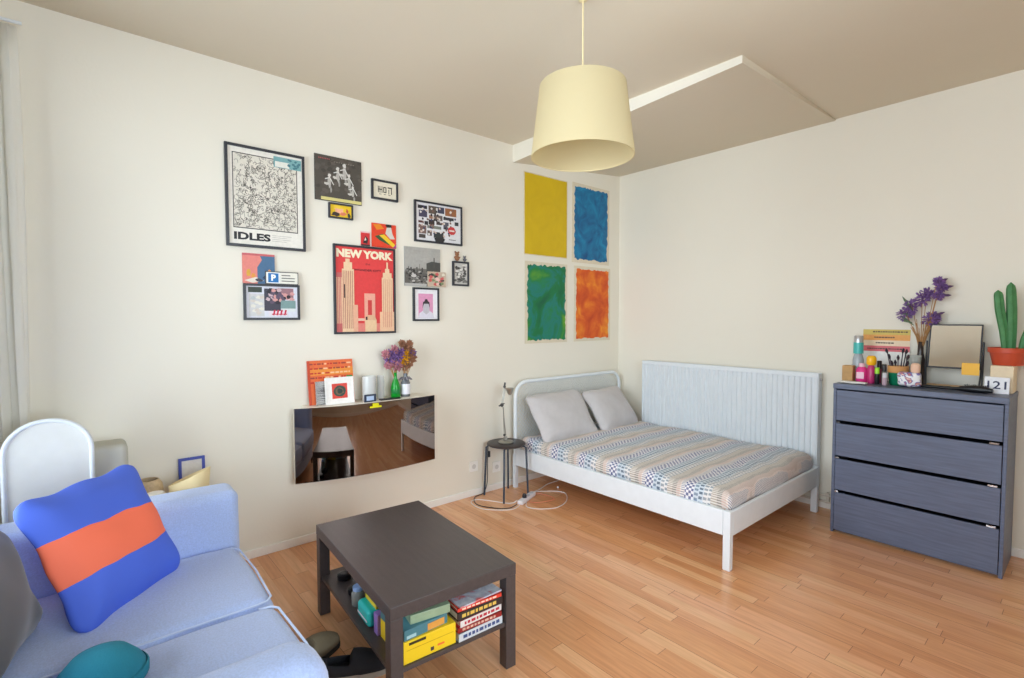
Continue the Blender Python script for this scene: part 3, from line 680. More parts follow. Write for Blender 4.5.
def art_idles(P):
    random.seed(3); P.rect(0, 0, 1, 1, (228, 224, 214)); P.rect(.055, .165, .93, .945, (60, 58, 56)); P.rect(.067, .175, .918, .935, (216, 211, 198))
    P.n += 1
    for k in range(620):
        u, v = fr(.08, .90), fr(.185, .925); a = fr(0, 6.3); pts = [(u, v)]
        cu = random.gauss(0, .9)
        for i in range(5):
            a += cu + random.gauss(0, .5); u += .019 * math.cos(a); v += .014 * math.sin(a)
            u = min(.91, max(.075, u)); v = min(.93, max(.18, v)); pts.append((u, v))
        P.stroke(pts, .0021, (92, 88, 82))
    P.text('IDLES', .06, .045, .54, .125, (40, 40, 42), .045)
    P.n += 1
    for i in range(4): P.rect(.56, .055 + .02 * i, .56 + fr(.2, .3), .059 + .02 * i, (170, 166, 160), False)
    P.rect(.60, .86, .99, .975, (120, 168, 170)); P.rect(.62, .865, .82, .925, (222, 222, 212)); P.n += 1
    for i in range(12): P.blob(fr(.8, .97), fr(.87, .96), .02, .012, (70, 120, 130))
def art_band(P):
    random.seed(5); P.rect(0, 0, 1, 1, (76, 70, 62)); P.n += 1
    for i in range(60): P.blob(fr(.03, .97), fr(.15, .97), .05, .04, random.choice([(66, 60, 54), (84, 78, 70), (90, 82, 74)]))
    P.n += 1
    for cu, cv, s in ((.30, .42, 1), (.48, .58, 1.1), (.62, .66, 1.2), (.72, .48, 1), (.80, .26, .8)):
        P.blob(cu, cv, .035 * s, .13 * s, (176, 172, 164)); P.blob(cu, cv + .15 * s, .03 * s, .04 * s, (206, 202, 194)); P.blob(cu - .06, cv - .04, .05, .03, (196, 192, 184)); P.blob(cu + .03, cv - .16, .02, .08, (150, 146, 140))
        P.stroke([(cu - .09, cv + .06), (cu + .01, cv + .10), (cu + .09, cv - .05)], .006, (212, 210, 204))
    P.n += 1
    for i in range(7): P.rect(.08 + i * .035, .91, .10 + i * .035, .935, (170, 80, 80), False)
    for i in range(9): P.rect(.40 + i * .05, .88, .43 + i * .05, .895, (130, 122, 112), False)
    P.rect(.12, .015, .99, .085, (206, 196, 128))
def art_face(P):
    random.seed(8); P.rect(0, 0, 1, 1, (226, 188, 26)); P.n += 1
    P.blob(.42, .55, .2, .26, (232, 170, 140)); P.blob(.38, .82, .24, .14, (236, 200, 60)); P.blob(.25, .22, .2, .16, (60, 46, 40)); P.blob(.62, .3, .16, .14, (214, 120, 90)); P.blob(.88, .2, .08, .2, (60, 60, 50)); P.blob(.8, .55, .06, .2, (190, 90, 60))
def art_ink(P):
    P.rect(0, 0, 1, 1, (226, 218, 196)); P.n += 1; c = (60, 56, 50)
    for x in (.2, .27, .36): P.rect(x, .32, x + .035, .74, c, False)
    P.rect(.2, .5, .36, .56, c, False); P.rect(.43, .35, .47, .72, c, False); P.rect(.43, .65, .56, .72, c, False); P.rect(.53, .35, .57, .7, c, False); P.rect(.43, .35, .56, .41, c, False)
    P.rect(.62, .66, .82, .74, c, False); P.rect(.77, .3, .81, .7, c, False); P.rect(.66, .3, .69, .6, c, False)
    for x in (.25, .45, .65): P.rect(x, .22, x + .1, .26, (110, 100, 90), False)
def art_red(P):
    P.rect(0, 0, 1, 1, (216, 62, 34)); P.poly([(.05, .95), (.35, .97), (.5, .8), (.2, .72)], (222, 130, 30))
    P.poly([(.12, .45), (.45, .58), (.8, .28), (.7, .12), (.3, .3)], (54, 84, 48)); P.poly([(.3, .5), (.5, .56), (1, .12), (.96, .02), (.85, .05)], (228, 190, 40))
    P.poly([(.55, .6), (.62, .9), (.78, .92), (.85, .6), (.95, .4), (.75, .38)], (206, 200, 190)); P.poly([(.55, .95), (.6, 1), (.8, 1), (.82, .88), (.62, .86)], (40, 34, 30)); P.poly([(.85, .02), (1, .02), (1, .2)], (160, 60, 130))
def art_small_red(P):
    P.rect(0, 0, 1, 1, (196, 44, 48)); P.rect(0, .9, 1, 1, (230, 190, 190)); P.poly([(.2, .2), (.5, .7), (.8, .5), (.7, .15)], (50, 30, 34)); P.poly([(.35, .35), (.5, .6), (.6, .4)], (226, 210, 200)); P.rect(.0, 0, 1, .1, (60, 40, 44))
def art_collage(P):
    random.seed(12); P.rect(0, 0, 1, 1, (220, 220, 222)); P.n += 1
    for a, b, c, d, col in ((.04, .84, .24, .93, (40, 36, 40)), (.27, .74, .44, .95, (92, 80, 70)), (.47, .78, .62, .95, (60, 62, 84)), (.64, .74, .90, .95, (150, 96, 60)), (.06, .62, .24, .80, (70, 66, 90)), (.27, .44, .40, .58, (56, 46, 44)), (.38, .58, .58, .72, (100, 88, 84)), (.60, .62, .84, .70, (54, 54, 60)),
                            (.05, .46, .16, .52, (90, 50, 46)), (.18, .42, .26, .52, (40, 40, 44)), (.6, .36, .72, .56, (84, 84, 96)), (.05, .18, .22, .40, (120, 96, 92)), (.24, .34, .55, .42, (120, 126, 116)), (.38, .1, .6, .26, (52, 56, 56))):
        P.rect(a, b, c, d, col, False)
    P.n += 1
    for a, b, c, d, col in ((.44, .86, .47, .95, (30, 28, 32)), (.06, .06, .20, .16, (70, 64, 60)), (.28, .6, .36, .7, (150, 110, 90)), (.86, .5, .95, .6, (60, 60, 64)), (.44, .46, .56, .56, (70, 60, 60)), (.24, .14, .34, .28, (100, 84, 80))): P.rect(a, b, c, d, col, False)
    P.n += .5
    for k in range(70): P.blob(fr(.06, .88), fr(.15, .92), .022, .03, random.choice([(200, 180, 165), (40, 36, 40), (120, 90, 80), (220, 215, 210), (60, 60, 90)]))
    P.blob(.79, .34, .09, .11, (196, 60, 62), up=True, wob=.06, n=18); P.rect(.73, .32, .85, .36, (230, 220, 214)); P.rect(.72, .08, .88, .10, (110, 110, 110)); P.blob(.5, .04, .12, .1, (46, 46, 48), up=False)
def art_newyork(P):
    P.rect(0, 0, 1, 1, (214, 62, 62)); cr_, pk = (228, 196, 158), (206, 112, 104)
    P.text('NEW YORK', .015, .875, .99, .975, (232, 222, 190), .06)
    P.text('the', .5, .80, .58, .825, (70, 26, 34), .0); P.text('WONDER CITY', .30, .725, .78, .75, (70, 26, 34), .02)
    P.rect(0, 0, 1, .10, (220, 128, 116)); P.rect(.36, .13, .52, .16, (226, 190, 168))
    def tower(a, b, h, steps, col=cr_):
        P.rect(a, 0, b, h, col)
        w_ = b - a
        for i in range(1, steps + 1): P.rect(a + w_ * .12 * i, h - .001, b - w_ * .12 * i, h + .035 * i, col)
    tower(0, .12, .66, 1, (190, 96, 96)); P.n += 1
    for i in range(4): P.rect(.01 + .025 * i, .1, .02 + .025 * i, .64, (228, 196, 158), False)
    P.rect(.10, 0, .30, .74, cr_); P.rect(.13, .74, .27, .82, cr_); P.rect(.16, .82, .23, .86, cr_); P.rect(.28, 0, .36, .32, (222, 170, 140))
    P.n += 1
    for i in range(6): P.rect(.115 + .03 * i, .04, .125 + .03 * i, .72, (170, 92, 84), False)
    P.rect(.13, .40, .15, .56, (60, 34, 36))
    P.rect(.47, .10, .66, .46, (226, 160, 140)); P.rect(.53, .2, .60, .38, (196, 60, 58)); P.rect(.48, 0, .68, .14, (224, 190, 150)); P.poly([(.48, .14), (.52, .20), (.64, .20), (.68, .14)], (214, 170, 134)); P.rect(.49, .14, .52, .18, (50, 30, 30))
    P.rect(.74, 0, 1, .24, (228, 186, 150)); P.rect(.78, .24, .98, .66, cr_); P.rect(.80, .66, .96, .72, cr_); P.rect(.84, .72, .92, .77, cr_); P.rect(.865, .77, .895, .85, cr_)
    P.n += 1
    for i in range(5): P.rect(.80 + .036 * i, .05, .81 + .036 * i, .64, (206, 140, 120), False)
def art_city(P):
    random.seed(21); P.rect(0, 0, 1, 1, (166, 164, 158)); P.n += 1
    for i in range(8): P.blob(fr(.1, .95), fr(.6, .95), .12, .03, random.choice([(171, 169, 163), (162, 160, 154)]))
    P.rect(0, .0, 1, .36, (96, 92, 88)); P.n += 1
    for i in range(34): P.rect(fr(0, .92), .34, fr(.02, .98), fr(.38, .46), (110, 106, 100), False)
    P.poly([(.60, .3), (.60, .6), (.75, .66), (1, .64), (1, .3)], (74, 74, 70)); P.poly([(.04, .3), (.05, .45), (.3, .42), (.35, .28)], (56, 52, 50)); P.n += 1
    for i in range(70): P.blob(fr(.02, .98), fr(.08, .38), .035, .025, random.choice([(60, 58, 56), (40, 38, 38), (186, 182, 176), (120, 118, 112), (90, 88, 84)]))
    P.rect(0, 0, .6, .07, (178, 176, 172)); P.blob(.25, .27, .07, .05, (196, 192, 188), up=True); P.n += 1
    for i in range(14): x = fr(.02, .95); P.rect(x, .36, x + fr(.02, .05), .40 + fr(0, .10), random.choice([(90, 88, 84), (70, 68, 66), (120, 118, 114)]), False)
    P.rect(.40, .40, .412, .58, (100, 98, 94), False); P.rect(.80, .5, .83, .76, (84, 82, 78), False)
def art_pink(P):
    P.rect(0, 0, 1, 1, (232, 230, 234)); P.rect(.16, .06, .80, .86, (216, 150, 184))
    P.poly([(.14, .03), (.20, .20), (.38, .30), (.62, .30), (.80, .20), (.86, .03)], (214, 210, 222))
    P.poly([(.36, .24), (.36, .52), (.64, .52), (.64, .24), (.5, .16)], (190, 186, 194)); P.poly([(.33, .36), (.36, .58), (.5, .64), (.64, .58), (.66, .36), (.60, .52), (.40, .52)], (60, 54, 60)); P.poly([(.42, .6), (.46, .68), (.54, .68), (.58, .6)], (50, 44, 50))
def art_bw(P):
    random.seed(31); P.rect(0, 0, 1, 1, (190, 188, 182)); P.n += 1
    for i in range(44): P.blob(fr(.1, .9), fr(.08, .92), .10, .06, random.choice([(70, 68, 66), (120, 118, 114), (216, 214, 208), (96, 94, 90)]))
def art_single(P):
    random.seed(35); P.rect(0, 0, 1, 1, (220, 130, 120)); P.poly([(.45, 0), (.45, .55), (.6, .8), (.5, 1), (1, 1), (1, 0)], (70, 106, 140)); P.n += 1
    P.rect(0, .93, 1, 1, (196, 96, 100)); P.blob(.18, .35, .06, .12, (212, 160, 60)); P.blob(.32, .25, .07, .1, (222, 150, 70)); P.poly([(.05, .1), (.4, .22), (.65, .1), (.3, .02)], (222, 210, 196)); P.poly([(.6, .2), (.85, .45), (.75, .1)], (40, 60, 90)); P.blob(.5, .12, .1, .06, (60, 60, 70)); P.blob(.82, .42, .05, .06, (226, 150, 60))
def art_parking(P):
    P.rect(0, 0, 1, 1, (54, 54, 56)); P.rect(.02, .06, .98, .94, (224, 222, 210)); P.rect(.05, .08, .42, .92, (226, 232, 236)); P.rect(.08, .14, .39, .86, (30, 110, 176)); P.text('P', .17, .26, .31, .76, (236, 240, 242), .05); P.n += 1
    for i in range(3): P.rect(.48, .24 + .22 * i, fr(.75, .92), .31 + .22 * i, (88, 88, 86), False)
def art_poster(P):
    random.seed(37); P.rect(0, 0, 1, 1, (214, 216, 226)); P.rect(.04, .80, .30, .97, (56, 66, 58)); P.rect(.05, .05, .34, .76, (200, 200, 200)); P.n += 1
    for i in range(12): P.blob(fr(.1, .3), fr(.1, .7), .05, .05, random.choice([(220, 216, 204), (182, 188, 190), (206, 196, 186)]))
    P.rect(.34, .22, .66, .93, (62, 60, 74)); P.rect(.64, .60, .92, .95, (150, 110, 118)); P.n += 1
    for i in range(34): P.blob(fr(.36, .9), fr(.45, .9), .045, .06, random.choice([(206, 150, 146), (40, 36, 46), (90, 76, 96), (196, 170, 176)]))
    P.rect(.66, .3, .96, .56, (120, 150, 148)); P.rect(.68, .2, .96, .3, (214, 220, 220)); P.rect(.42, .06, .8, .22, (222, 214, 222)); P.n += 1
    for x in (.5, .57, .64, .72): P.poly([(x, .08), (x + .03, .08), (x + .06, .25), (x + .02, .25)], (196, 40, 70), False)
    P.rect(.48, .10, .78, .13, (196, 40, 70))
DP = .012
hang('framed_poster', 'large black-framed black-and-white line drawing poster lettered IDLES', 'poster', -3.750, -3.292, 1.928, 2.536, art_idles, fw=.016)
hang('record_sleeve', 'dark record sleeve with white figures, a band at the foot in pale yellow', 'record sleeve', -3.225, -2.902, 2.280, 2.580, art_band, fw=0, depth=.006, mat_c=(60, 56, 50))
hang('framed_photo', 'tiny black-framed yellow picture hung under the dark record sleeve', 'picture', -3.138, -2.969, 2.170, 2.272, art_face, fw=.011)
hang('framed_photo', 'small black-framed cream picture with dark inked characters, at the top centre', 'picture', -2.831, -2.625, 2.343, 2.484, art_ink, fw=.014)
hang('record_sleeve', 'small square red record sleeve with a yellow and green figure', 'record sleeve', -2.830, -2.641, 2.0045, 2.174, art_red, fw=0, depth=.006, mat_c=(200, 60, 40))
hang('postcard', 'tiny dark red card left of the red record sleeve, on the NEW YORK frame', 'postcard', -2.910, -2.844, 2.0045, 2.106, art_small_red, fw=0, depth=.004, mat_c=(190, 40, 44))
hang('framed_photo_collage', 'black-framed collage of many small photos on white with a red round mark', 'picture', -2.490, -2.056, 2.076, 2.388, art_collage, fw=.014)
hang('framed_poster', 'tall black-framed red poster lettered NEW YORK with cream skyscrapers', 'poster', -3.111, -2.654, 1.386, 2.000, art_newyork, fw=.014)
hang('record_sleeve', 'square grey black-and-white city photo sleeve right of the NEW YORK poster', 'record sleeve', -2.574, -2.262, 1.738, 2.032, art_city, fw=0, depth=.006, mat_c=(150, 150, 146))
def art_card(P):
    random.seed(40); P.rect(0, 0, 1, 1, (190, 170, 150)); P.n += 1
    for i in range(22): P.blob(fr(.1, .9), fr(.1, .9), .1, .1, random.choice([(200, 90, 90), (220, 214, 196), (70, 64, 60), (120, 140, 100), (226, 190, 180)]))
hang('postcard', 'small colourful card overlapping the lower right of the grey city sleeve', 'postcard', -2.38, -2.215, 1.738, 1.855, art_card, fw=0, depth=.004, mat_c=(200, 190, 170), x0=.0115)
hang('framed_photo', 'small black-framed pink picture of a pale bust under the grey city sleeve', 'picture', -2.507, -2.279, 1.473, 1.728, art_pink, fw=.014)
hang('framed_photo', 'small upright black-framed black-and-white picture, the rightmost of the framed pictures', 'picture', -2.149, -1.991, 1.755, 1.952, art_bw, fw=.014)
hang('record_sleeve', 'small pink and blue record sleeve above the lower left framed poster', 'record sleeve', -3.666, -3.482, 1.7085, 1.892, art_single, fw=0, depth=.006, mat_c=(200, 120, 110))
hang('parking_sign', 'small cream plate with a blue square letter P, before the pink and blue sleeve', 'sign', -3.540, -3.343, 1.7085, 1.788, art_parking, fw=0, depth=.004, mat_c=(60, 60, 60), x0=.0115)
hang('framed_poster', 'landscape black-framed picture of photos on pale ground at the lower left', 'poster', -3.665, -3.336, 1.484, 1.7075, art_poster, fw=.014)
# little figurines on the small upright frame
for y, c, sc, lab in ((-2.105, (140, 96, 66), 1.0, 'tiny brown animal figurine standing on the small upright frame'), (-2.03, (100, 102, 108), .62, 'tiny grey figurine beside the brown one on the small upright frame')):
    t = thing('figurine', lab, 'figurine', (.0125, y, 1.9525), group='figurines on the upright frame')
    mb = MB(); mb.ball((0, 0, .024 * sc), .022 * sc, 10, (.4, 1.1, 1)); mb.ball((.0, 0, .056 * sc), .017 * sc, 10, (.55, 1.1, 1))
    for s in (-1, 1): mb.ball((0, s * .016 * sc, .073 * sc), .007 * sc, 8); mb.ball((.002, s * .022 * sc, .03 * sc), .008 * sc, 8)
    part(mb, 'body', flat(c, .7), t)
# four painted sheets
def sheet(y0, y1, z0, z1, m, jag, label, seed, mg=.03):
    random.seed(seed)
    t = thing('painting', label, 'painting', (.002, (y0 + y1) / 2, z0), group='four painted sheets beside the corner'); off = Matrix.Translation((-.002, -(y0 + y1) / 2, -z0))
    mb = MB().box(.002, y0, z0, .006, y1, z1); mb.bm.transform(off); part(mb, 'paper', flat((214, 204, 180)), t)
    a, b, c, d = y0 + mg, y1 - mg, z0 + mg, z1 - mg; n = 26; P = []
    j = lambda: random.uniform(-jag, jag)
    for i in range(n): P.append((a + (b - a) * i / n, c + j()))
    for i in range(n): P.append((b + j(), c + (d - c) * i / n))
    for i in range(n): P.append((b - (b - a) * i / n, d + j()))
    for i in range(n): P.append((a + j(), d - (d - c) * i / n))
    mb = MB(); M = Matrix(((0, 0, 1, 0), (1, 0, 0, 0), (0, 1, 0, 0), (0, 0, 0, 1)))
    mb.prism(P, .0062, .0075, M); mb.bm.transform(off); part(mb, 'paint_field', m, t)
PY = paint('yellow_paint', [(.2, (196, 164, 0)), (.8, (210, 178, 8))], scale=5)
PB = paint('blue_paint', [(.3, (0, 72, 124)), (.5, (0, 104, 150)), (.7, (10, 130, 176))], scale=6)
PGn = paint('green_paint', [(.28, (0, 88, 60)), (.42, (4, 112, 60)), (.48, (14, 118, 110)), (.55, (20, 122, 60)), (.66, (96, 156, 36))], scale=3.5, dist=.6)
PO = paint('orange_paint', [(.25, (180, 56, 14)), (.48, (208, 84, 20)), (.6, (224, 118, 26)), (.75, (236, 160, 40))], scale=6, dist=.6)
sheet(-1.378, -.815, 2.068, 2.809, PY, .001, 'yellow painted sheet, upper left of the four by the corner', 1, mg=.008)
sheet(-.745, -.178, 2.045, 2.822, PB, .010, 'deep blue painted sheet, upper right of the four by the corner', 2, mg=.034)
sheet(-1.364, -.812, 1.262, 2.012, PGn, .010, 'green and teal mottled painted sheet, lower left of the four', 3)
sheet(-.712, -.155, 1.262, 2.012, PO, .007, 'orange mottled painted sheet, lower right of the four', 4)

# ------------------------------------------------------------ wall cabinet
CY0, CY1, CZ0, CZ1 = -3.408, -2.428, .440, .922
def arc(y, e=.105, bulge=.135):
    K = [(-3.42, .095), (-3.33, .128), (-3.24, .156), (-3.14, .180), (-3.03, .197), (-2.92, .2065), (-2.80, .2095), (-2.68, .2055), (-2.58, .198), (-2.48, .187), (-2.38, .173)]
    for i in range(len(K) - 1):
        if y <= K[i + 1][0] or i == len(K) - 2:
            (y0, a), (y1, b) = K[i], K[i + 1]; m0 = (b - K[max(i - 1, 0)][1]) / (y1 - K[max(i - 1, 0)][0]); j = min(i + 2, len(K) - 1); m1 = (K[j][1] - a) / (K[j][0] - y0)
            h = y1 - y0; u = (y - y0) / h; return (2*u**3-3*u**2+1)*a + (u**3-2*u**2+u)*h*m0 + (-2*u**3+3*u**2)*b + (u**3-u**2)*h*m1
t = thing('wall_cabinet', 'wall-hung cabinet with bowed dark mirror-gloss front and white body', 'cabinet', (.001, -2.9, CZ0))
off = Matrix.Translation((-.001, 2.9, -CZ0)); N_ = 40
ys = [CY0 + (CY1 - CY0) * i / N_ for i in range(N_ + 1)]
yb = [y for y in ys if CY0 + .07 <= y <= CY1 - .03]
mb = MB(); mb.prism([(.001, yb[0])] + [(arc(y) - .021, y) for y in yb] + [(.001, yb[-1])], CZ0 + .02, CZ1); mb.bm.transform(off)
part(mb, 'cabinet_body', mat('cream_lacquer', (222, 214, 200), rough=.35), t)
ye = ys[:-1] + [CY1 + .030]
mb = MB(); mb.prism([(arc(min(y, CY1)) - .020, y) for y in ye] + [(arc(min(y, CY1)) - .0115, y) for y in ye[::-1]], CZ0 - .008, CZ1 - .003); mb.bm.transform(off)
part(mb, 'front_backing', mat('cream_lacquer', (222, 214, 200), rough=.35), t)
mb = MB(); mb.prism([(arc(y) - .011, y) for y in ys] + [(arc(y), y) for y in ys[::-1]], CZ0, CZ1 - .002)
for f in mb.bm.faces: f.smooth = len(f.verts) == 4
mb.bm.transform(off)
part(mb, 'front_panel', mat('dark_mirror_gloss', (140, 126, 118), rough=.02, metal=1, var=.02), t)
CT = CZ1 + .0005
def lean(name, label, cat, y0, y1, h, xb, xt, th, art, c, fw=0, group=None):
    """a flat square standing on the cabinet and leaning on the wall"""
    t = thing(name, label, cat, (xb, (y0 + y1) / 2, CT), group=group); a = math.atan2(xb - xt, h); M = Matrix.Rotation(-a, 4, 'Y')
    W = y1 - y0
    if fw:
        mb = MB()
        for q in ((-W / 2, 0, -W / 2 + fw, h), (W / 2 - fw, 0, W / 2, h), (-W / 2 + fw, 0, W / 2 - fw, fw), (-W / 2 + fw, h - fw, W / 2 - fw, h)): mb.box(0, q[0], q[1], th, q[2], q[3], M)
        part(mb, 'frame', flat(c), t)
        part(MB().box(.002, -W / 2 + fw, fw, th * .6, W / 2 - fw, h - fw, M), 'mount_board', flat((236, 232, 228)), t)
        P = Print(-W / 2 + fw, fw, W - 2 * fw, h - 2 * fw, th * .6 + .0005)
    else:
        part(MB().box(0, -W / 2, 0, th, W / 2, h, M), 'backing', flat(c), t); P = Print(-W / 2, 0, W, h, th + .0004)
    art(P); P.mb.bm.transform(M); part(P.mb, 'print' if fw else 'cover_art', None, t, recalc=False)
def art_orange(P):
    random.seed(50); P.rect(0, 0, 1, 1, (222, 106, 54)); P.rect(0, .66, 1, .82, (228, 140, 52)); P.n += 1
    for j in range(5):
        x = .05; v = .90 - j * .105
        while x < .9:
            wd = fr(.03, .10); P.rect(x, v, min(.96, x + wd), v + .035, random.choice([(196, 44, 34), (150, 60, 50), (236, 190, 150)]), False); x += wd + .02
    P.rect(0, 0, .05, 1, (196, 70, 40)); P.rect(.82, .0, 1, .55, (216, 96, 70)); P.rect(.84, .5, .98, .62, (60, 130, 60)); P.n += 1
    for i in range(14): P.blob(fr(.8, .98), fr(.05, .5), .03, .03, (236, 150, 120))
lean('record_sleeve', 'orange record sleeve with red lettered rows leaning at the wall on the cabinet', 'record sleeve', -3.297, -2.990, .292, .045, .006, .006, art_orange, (210, 90, 60))
def art_zebra(P):
    random.seed(52); P.rect(0, 0, 1, 1, (214, 212, 208)); P.n += 1
    for i in range(26): v = i / 26; P.poly([(0, v), (1, v + fr(-.02, .04)), (1, v + .025), (0, v + .02)], (50, 50, 54), False)
lean('record_sleeve', 'narrow black-and-white striped card edge showing behind the small white frame', 'card', -3.262, -3.16, .155, .075, .06, .004, art_zebra, (200, 200, 196))
def art_medal(P):
    P.rect(0, 0, 1, 1, (238, 234, 230)); P.rect(.20, .17, .80, .80, (214, 70, 58)); P.n += 1
    P.blob(.5, .48, .24, .24, (56, 74, 66), n=20, wob=.04); P.n += 1; P.blob(.5, .48, .17, .16, (110, 90, 70), n=12, wob=.2); P.n += 1; P.blob(.5, .48, .1, .1, (46, 60, 56), n=10, wob=.2)
lean('framed_photo', 'small white-framed square print with a dark emblem on red, on the cabinet', 'picture', -3.212, -3.018, .178, .105, .085, .010, art_medal, (236, 234, 230), fw=.010)
for y, h, rr, x, lab in ((-2.905, .170, .048, .10, 'wide clear glass cylinder on the cabinet beside the orange sleeve'), (-2.808, .165, .026, .075, 'narrow clear glass cylinder between wide cylinder and green bottle')):
    t = thing('glass_cylinder', lab, 'vase', (x, y, CT), group='clear glass cylinders on the cabinet')
    part(MB().lathe([(rr, 0), (rr, h), (rr - .002, h), (rr - .003, .004), (.002, .003)], n=28), 'glass_wall', glass('frosted_clear', (222, 224, 222), alpha=.5), t)
mb = MB().box(.160, -2.972, CT, .166, -2.885, CT + .052, None); o = mb.obj('phone', mat('navy_plastic', (46, 56, 76), rough=.3), bevel=.003)
tag(o, 'small navy device with a pale screen standing in front of the wide cylinder', 'gadget')
scn = MB().box(.1665, -2.956, CT + .010, .167, -2.903, CT + .040).obj('screen', mat('pale_screen', (176, 196, 224), rough=.2)); scn.parent = o; scn.matrix_parent_inverse = Matrix.Translation(-Vector(o.location))
yy = -2.80; a_ = arc(yy)
mb = MB().box(a_ + .002, -2.955, CZ1 - .035, a_ + .008, -2.87, CZ1 - .022); mb.box(a_ + .002, -2.935, CZ1 - .022, a_ + .008, -2.89, CZ1 - .004)
tag(mb.obj('sticker', mat('bright_yellow', (226, 220, 30), rough=.4), bevel=.003), 'bright yellow tab stuck at the top edge of the dark cabinet front', 'sticker')  # small raised yellow shape on the top edge of the front
tag(MB().box(.13, -2.85, CT, .17, -2.70, CT + .008).obj('remote_control', mat('black_plastic', (24, 24, 28)), bevel=.003), 'thin black remote control lying on the cabinet by the green bottle', 'remote control')
random.seed(60)
t = thing('flower_bottle', 'bright green glass bottle holding dried purple and pink flowers on the cabinet', 'bottle', (.095, -2.702, CT))
part(MB().lathe([(.030, 0), (.034, .006), (.034, .075), (.026, .105), (.012, .14), (.011, .175), (.014, .18)], n=24), 'bottle', mat('green_glass', (24, 160, 50), rough=.1, trans=.25), t)
part(MB().lathe([(.0345, .03), (.0348, .031), (.0348, .062), (.0345, .063)], cap=False), 'bottle_label', mat('green_label', (10, 120, 50), rough=.4), t)
st, p1, p2 = MB(), MB(), MB()
for hy, hz, hr, k in ((-.09, .315, .02, 2), (-.06, .28, .03, 1), (-.03, .31, .034, 1), (.0, .275, .034, 1), (-.02, .245, .03, 2), (.03, .30, .028, 1), (-.07, .235, .014, 2), (.02, .225, .026, 2), (-.01, .345, .02, 2)):
    st.tube([(0, 0, .12), (0, hy * .4, .2), (0, hy, hz)], .002, 5); petals(p1 if k == 1 else p2, (0, hy * .8, hz), hr * 1.1, 70, .020, .010)
part(st, 'stems', ms, t); part(p1, 'purple_flowers', mpur, t); part(p2, 'pink_flowers', mat('dusty_pink', (180, 120, 130), rough=.9, var=.2), t)
t = thing('flower_bottle', 'clear bottle with white label holding yellow and brown dried flowers on the cabinet', 'bottle', (.095, -2.622, CT))
part(MB().lathe([(.032, 0), (.034, .005), (.034, .10), (.02, .13), (.014, .15), (.014, .17)], n=24), 'bottle', mat('smoky_glass', (128, 130, 136), rough=.1, trans=.4), t)
part(MB().lathe([(.0345, .018), (.0348, .019), (.0348, .092), (.0345, .093)], cap=False), 'bottle_label', mat('white_label', (224, 224, 232), rough=.5), t)
st, p1, p2, p3 = MB(), MB(), MB(), MB()
for hy, hz, hr, k in ((-.02, .28, .03, 1), (.0, .31, .028, 1), (.03, .26, .03, 2), (.05, .31, .026, 2), (-.05, .33, .026, 3), (.06, .35, .02, 2), (.0, .37, .022, 2), (-.03, .40, .014, 2), (.0, .24, .03, 2), (.09, .28, .014, 2), (.085, .33, .014, 3), (.05, .40, .01, 2)):
    st.tube([(0, 0, .12), (0, hy * .4, .2), (0, hy, hz)], .002, 5); petals({1: p1, 2: p2, 3: p3}[k], (0, hy * .75, hz * .97), hr * 1.1, 64, .020, .010)
g = MB()
for k in range(9): a = k * .7; g.tube([(0, 0, .13), (.02 * math.cos(a), .03 * math.sin(a), .135), (.04 * math.cos(a), .055 * math.sin(a), .12)], [.003, .010, .001], 6)
part(st, 'stems', ms, t); part(p1, 'yellow_flowers', mat('mustard', (222, 160, 20), rough=.9, var=.15), t); part(p2, 'brown_flowers', mat('rust_brown', (150, 104, 78), rough=.9, var=.3), t); part(p3, 'plum_flowers', mpur, t); part(g, 'grey_leaves', mat('grey_leaf', (120, 116, 122), rough=.9, var=.3), t)

# ------------------------------------------------------------ stool + lamp
SX, SY = .182, -1.735
t = thing('stool', 'round black stool with four thin metal legs between cabinet and bed', 'stool', (SX, SY, 0))
part(MB().lathe([(.02, .43), (.150, .432), (.163, .440), (.163, .448), (.155, .453), (.02, .449)], n=40), 'seat', mat('black_seat', (52, 44, 44), rough=.35), t)
mleg = mat('dark_blue_steel', (48, 58, 72), rough=.35)
for sx_, sy_ in ((1, 1), (1, -1), (-1, 1), (-1, -1)): part(MB().tube([(sx_ * .06, sy_ * .06, .424), (sx_ * .105, sy_ * .105, .424), (sx_ * .118, sy_ * .118, .410), (sx_ * .13, sy_ * .132, 0)], .0085, 10), 'leg', mleg, t)
ch = mat('lamp_nickel', (170, 168, 160), rough=.28, metal=.85)
t = thing('desk_lamp', 'small nickel jointed desk lamp standing on the black stool', 'lamp', (SX, SY, .4535))
part(MB().lathe([(.062, 0), (.064, .006), (.060, .012), (.012, .020), (.010, .05)], n=28), 'lamp_base', ch, t)
mj = mat('lamp_joint', (64, 62, 60), rough=.4)
part(MB().tube([(0, -.018, .05), (0, -.03, .30)], .0045, 8).tube([(0, -.002, .06), (0, -.035, .31)], .0035, 8).tube([(0, -.02, .02), (0, -.018, .05)], .008, 8), 'lower_arm', ch, t)
part(MB().tube([(0, -.048, .325), (0, -.018, .47)], .0045, 8).tube([(0, -.035, .33), (0, -.004, .46)], .0035, 8), 'upper_arm', ch, t)
part(MB().ball((0, -.045, .32), .016, 10).ball((0, -.018, .065), .011, 10).ball((0, -.016, .47), .012, 10).tube([(0, -.075, .315), (0, -.02, .33)], .006, 8).tube([(0, -.018, .46), (0, -.010, .505)], .008, 8), 'joint', mj, t)
part(MB().tube([(0, -.015, .455), (0.01, .02, .45)], .006, 8).lathe([(.012, 0), (.022, .015), (.036, .055), (.034, .056), (.018, .012)], n=20, c=(.012, .03, .40)), 'lamp_head', ch, t)
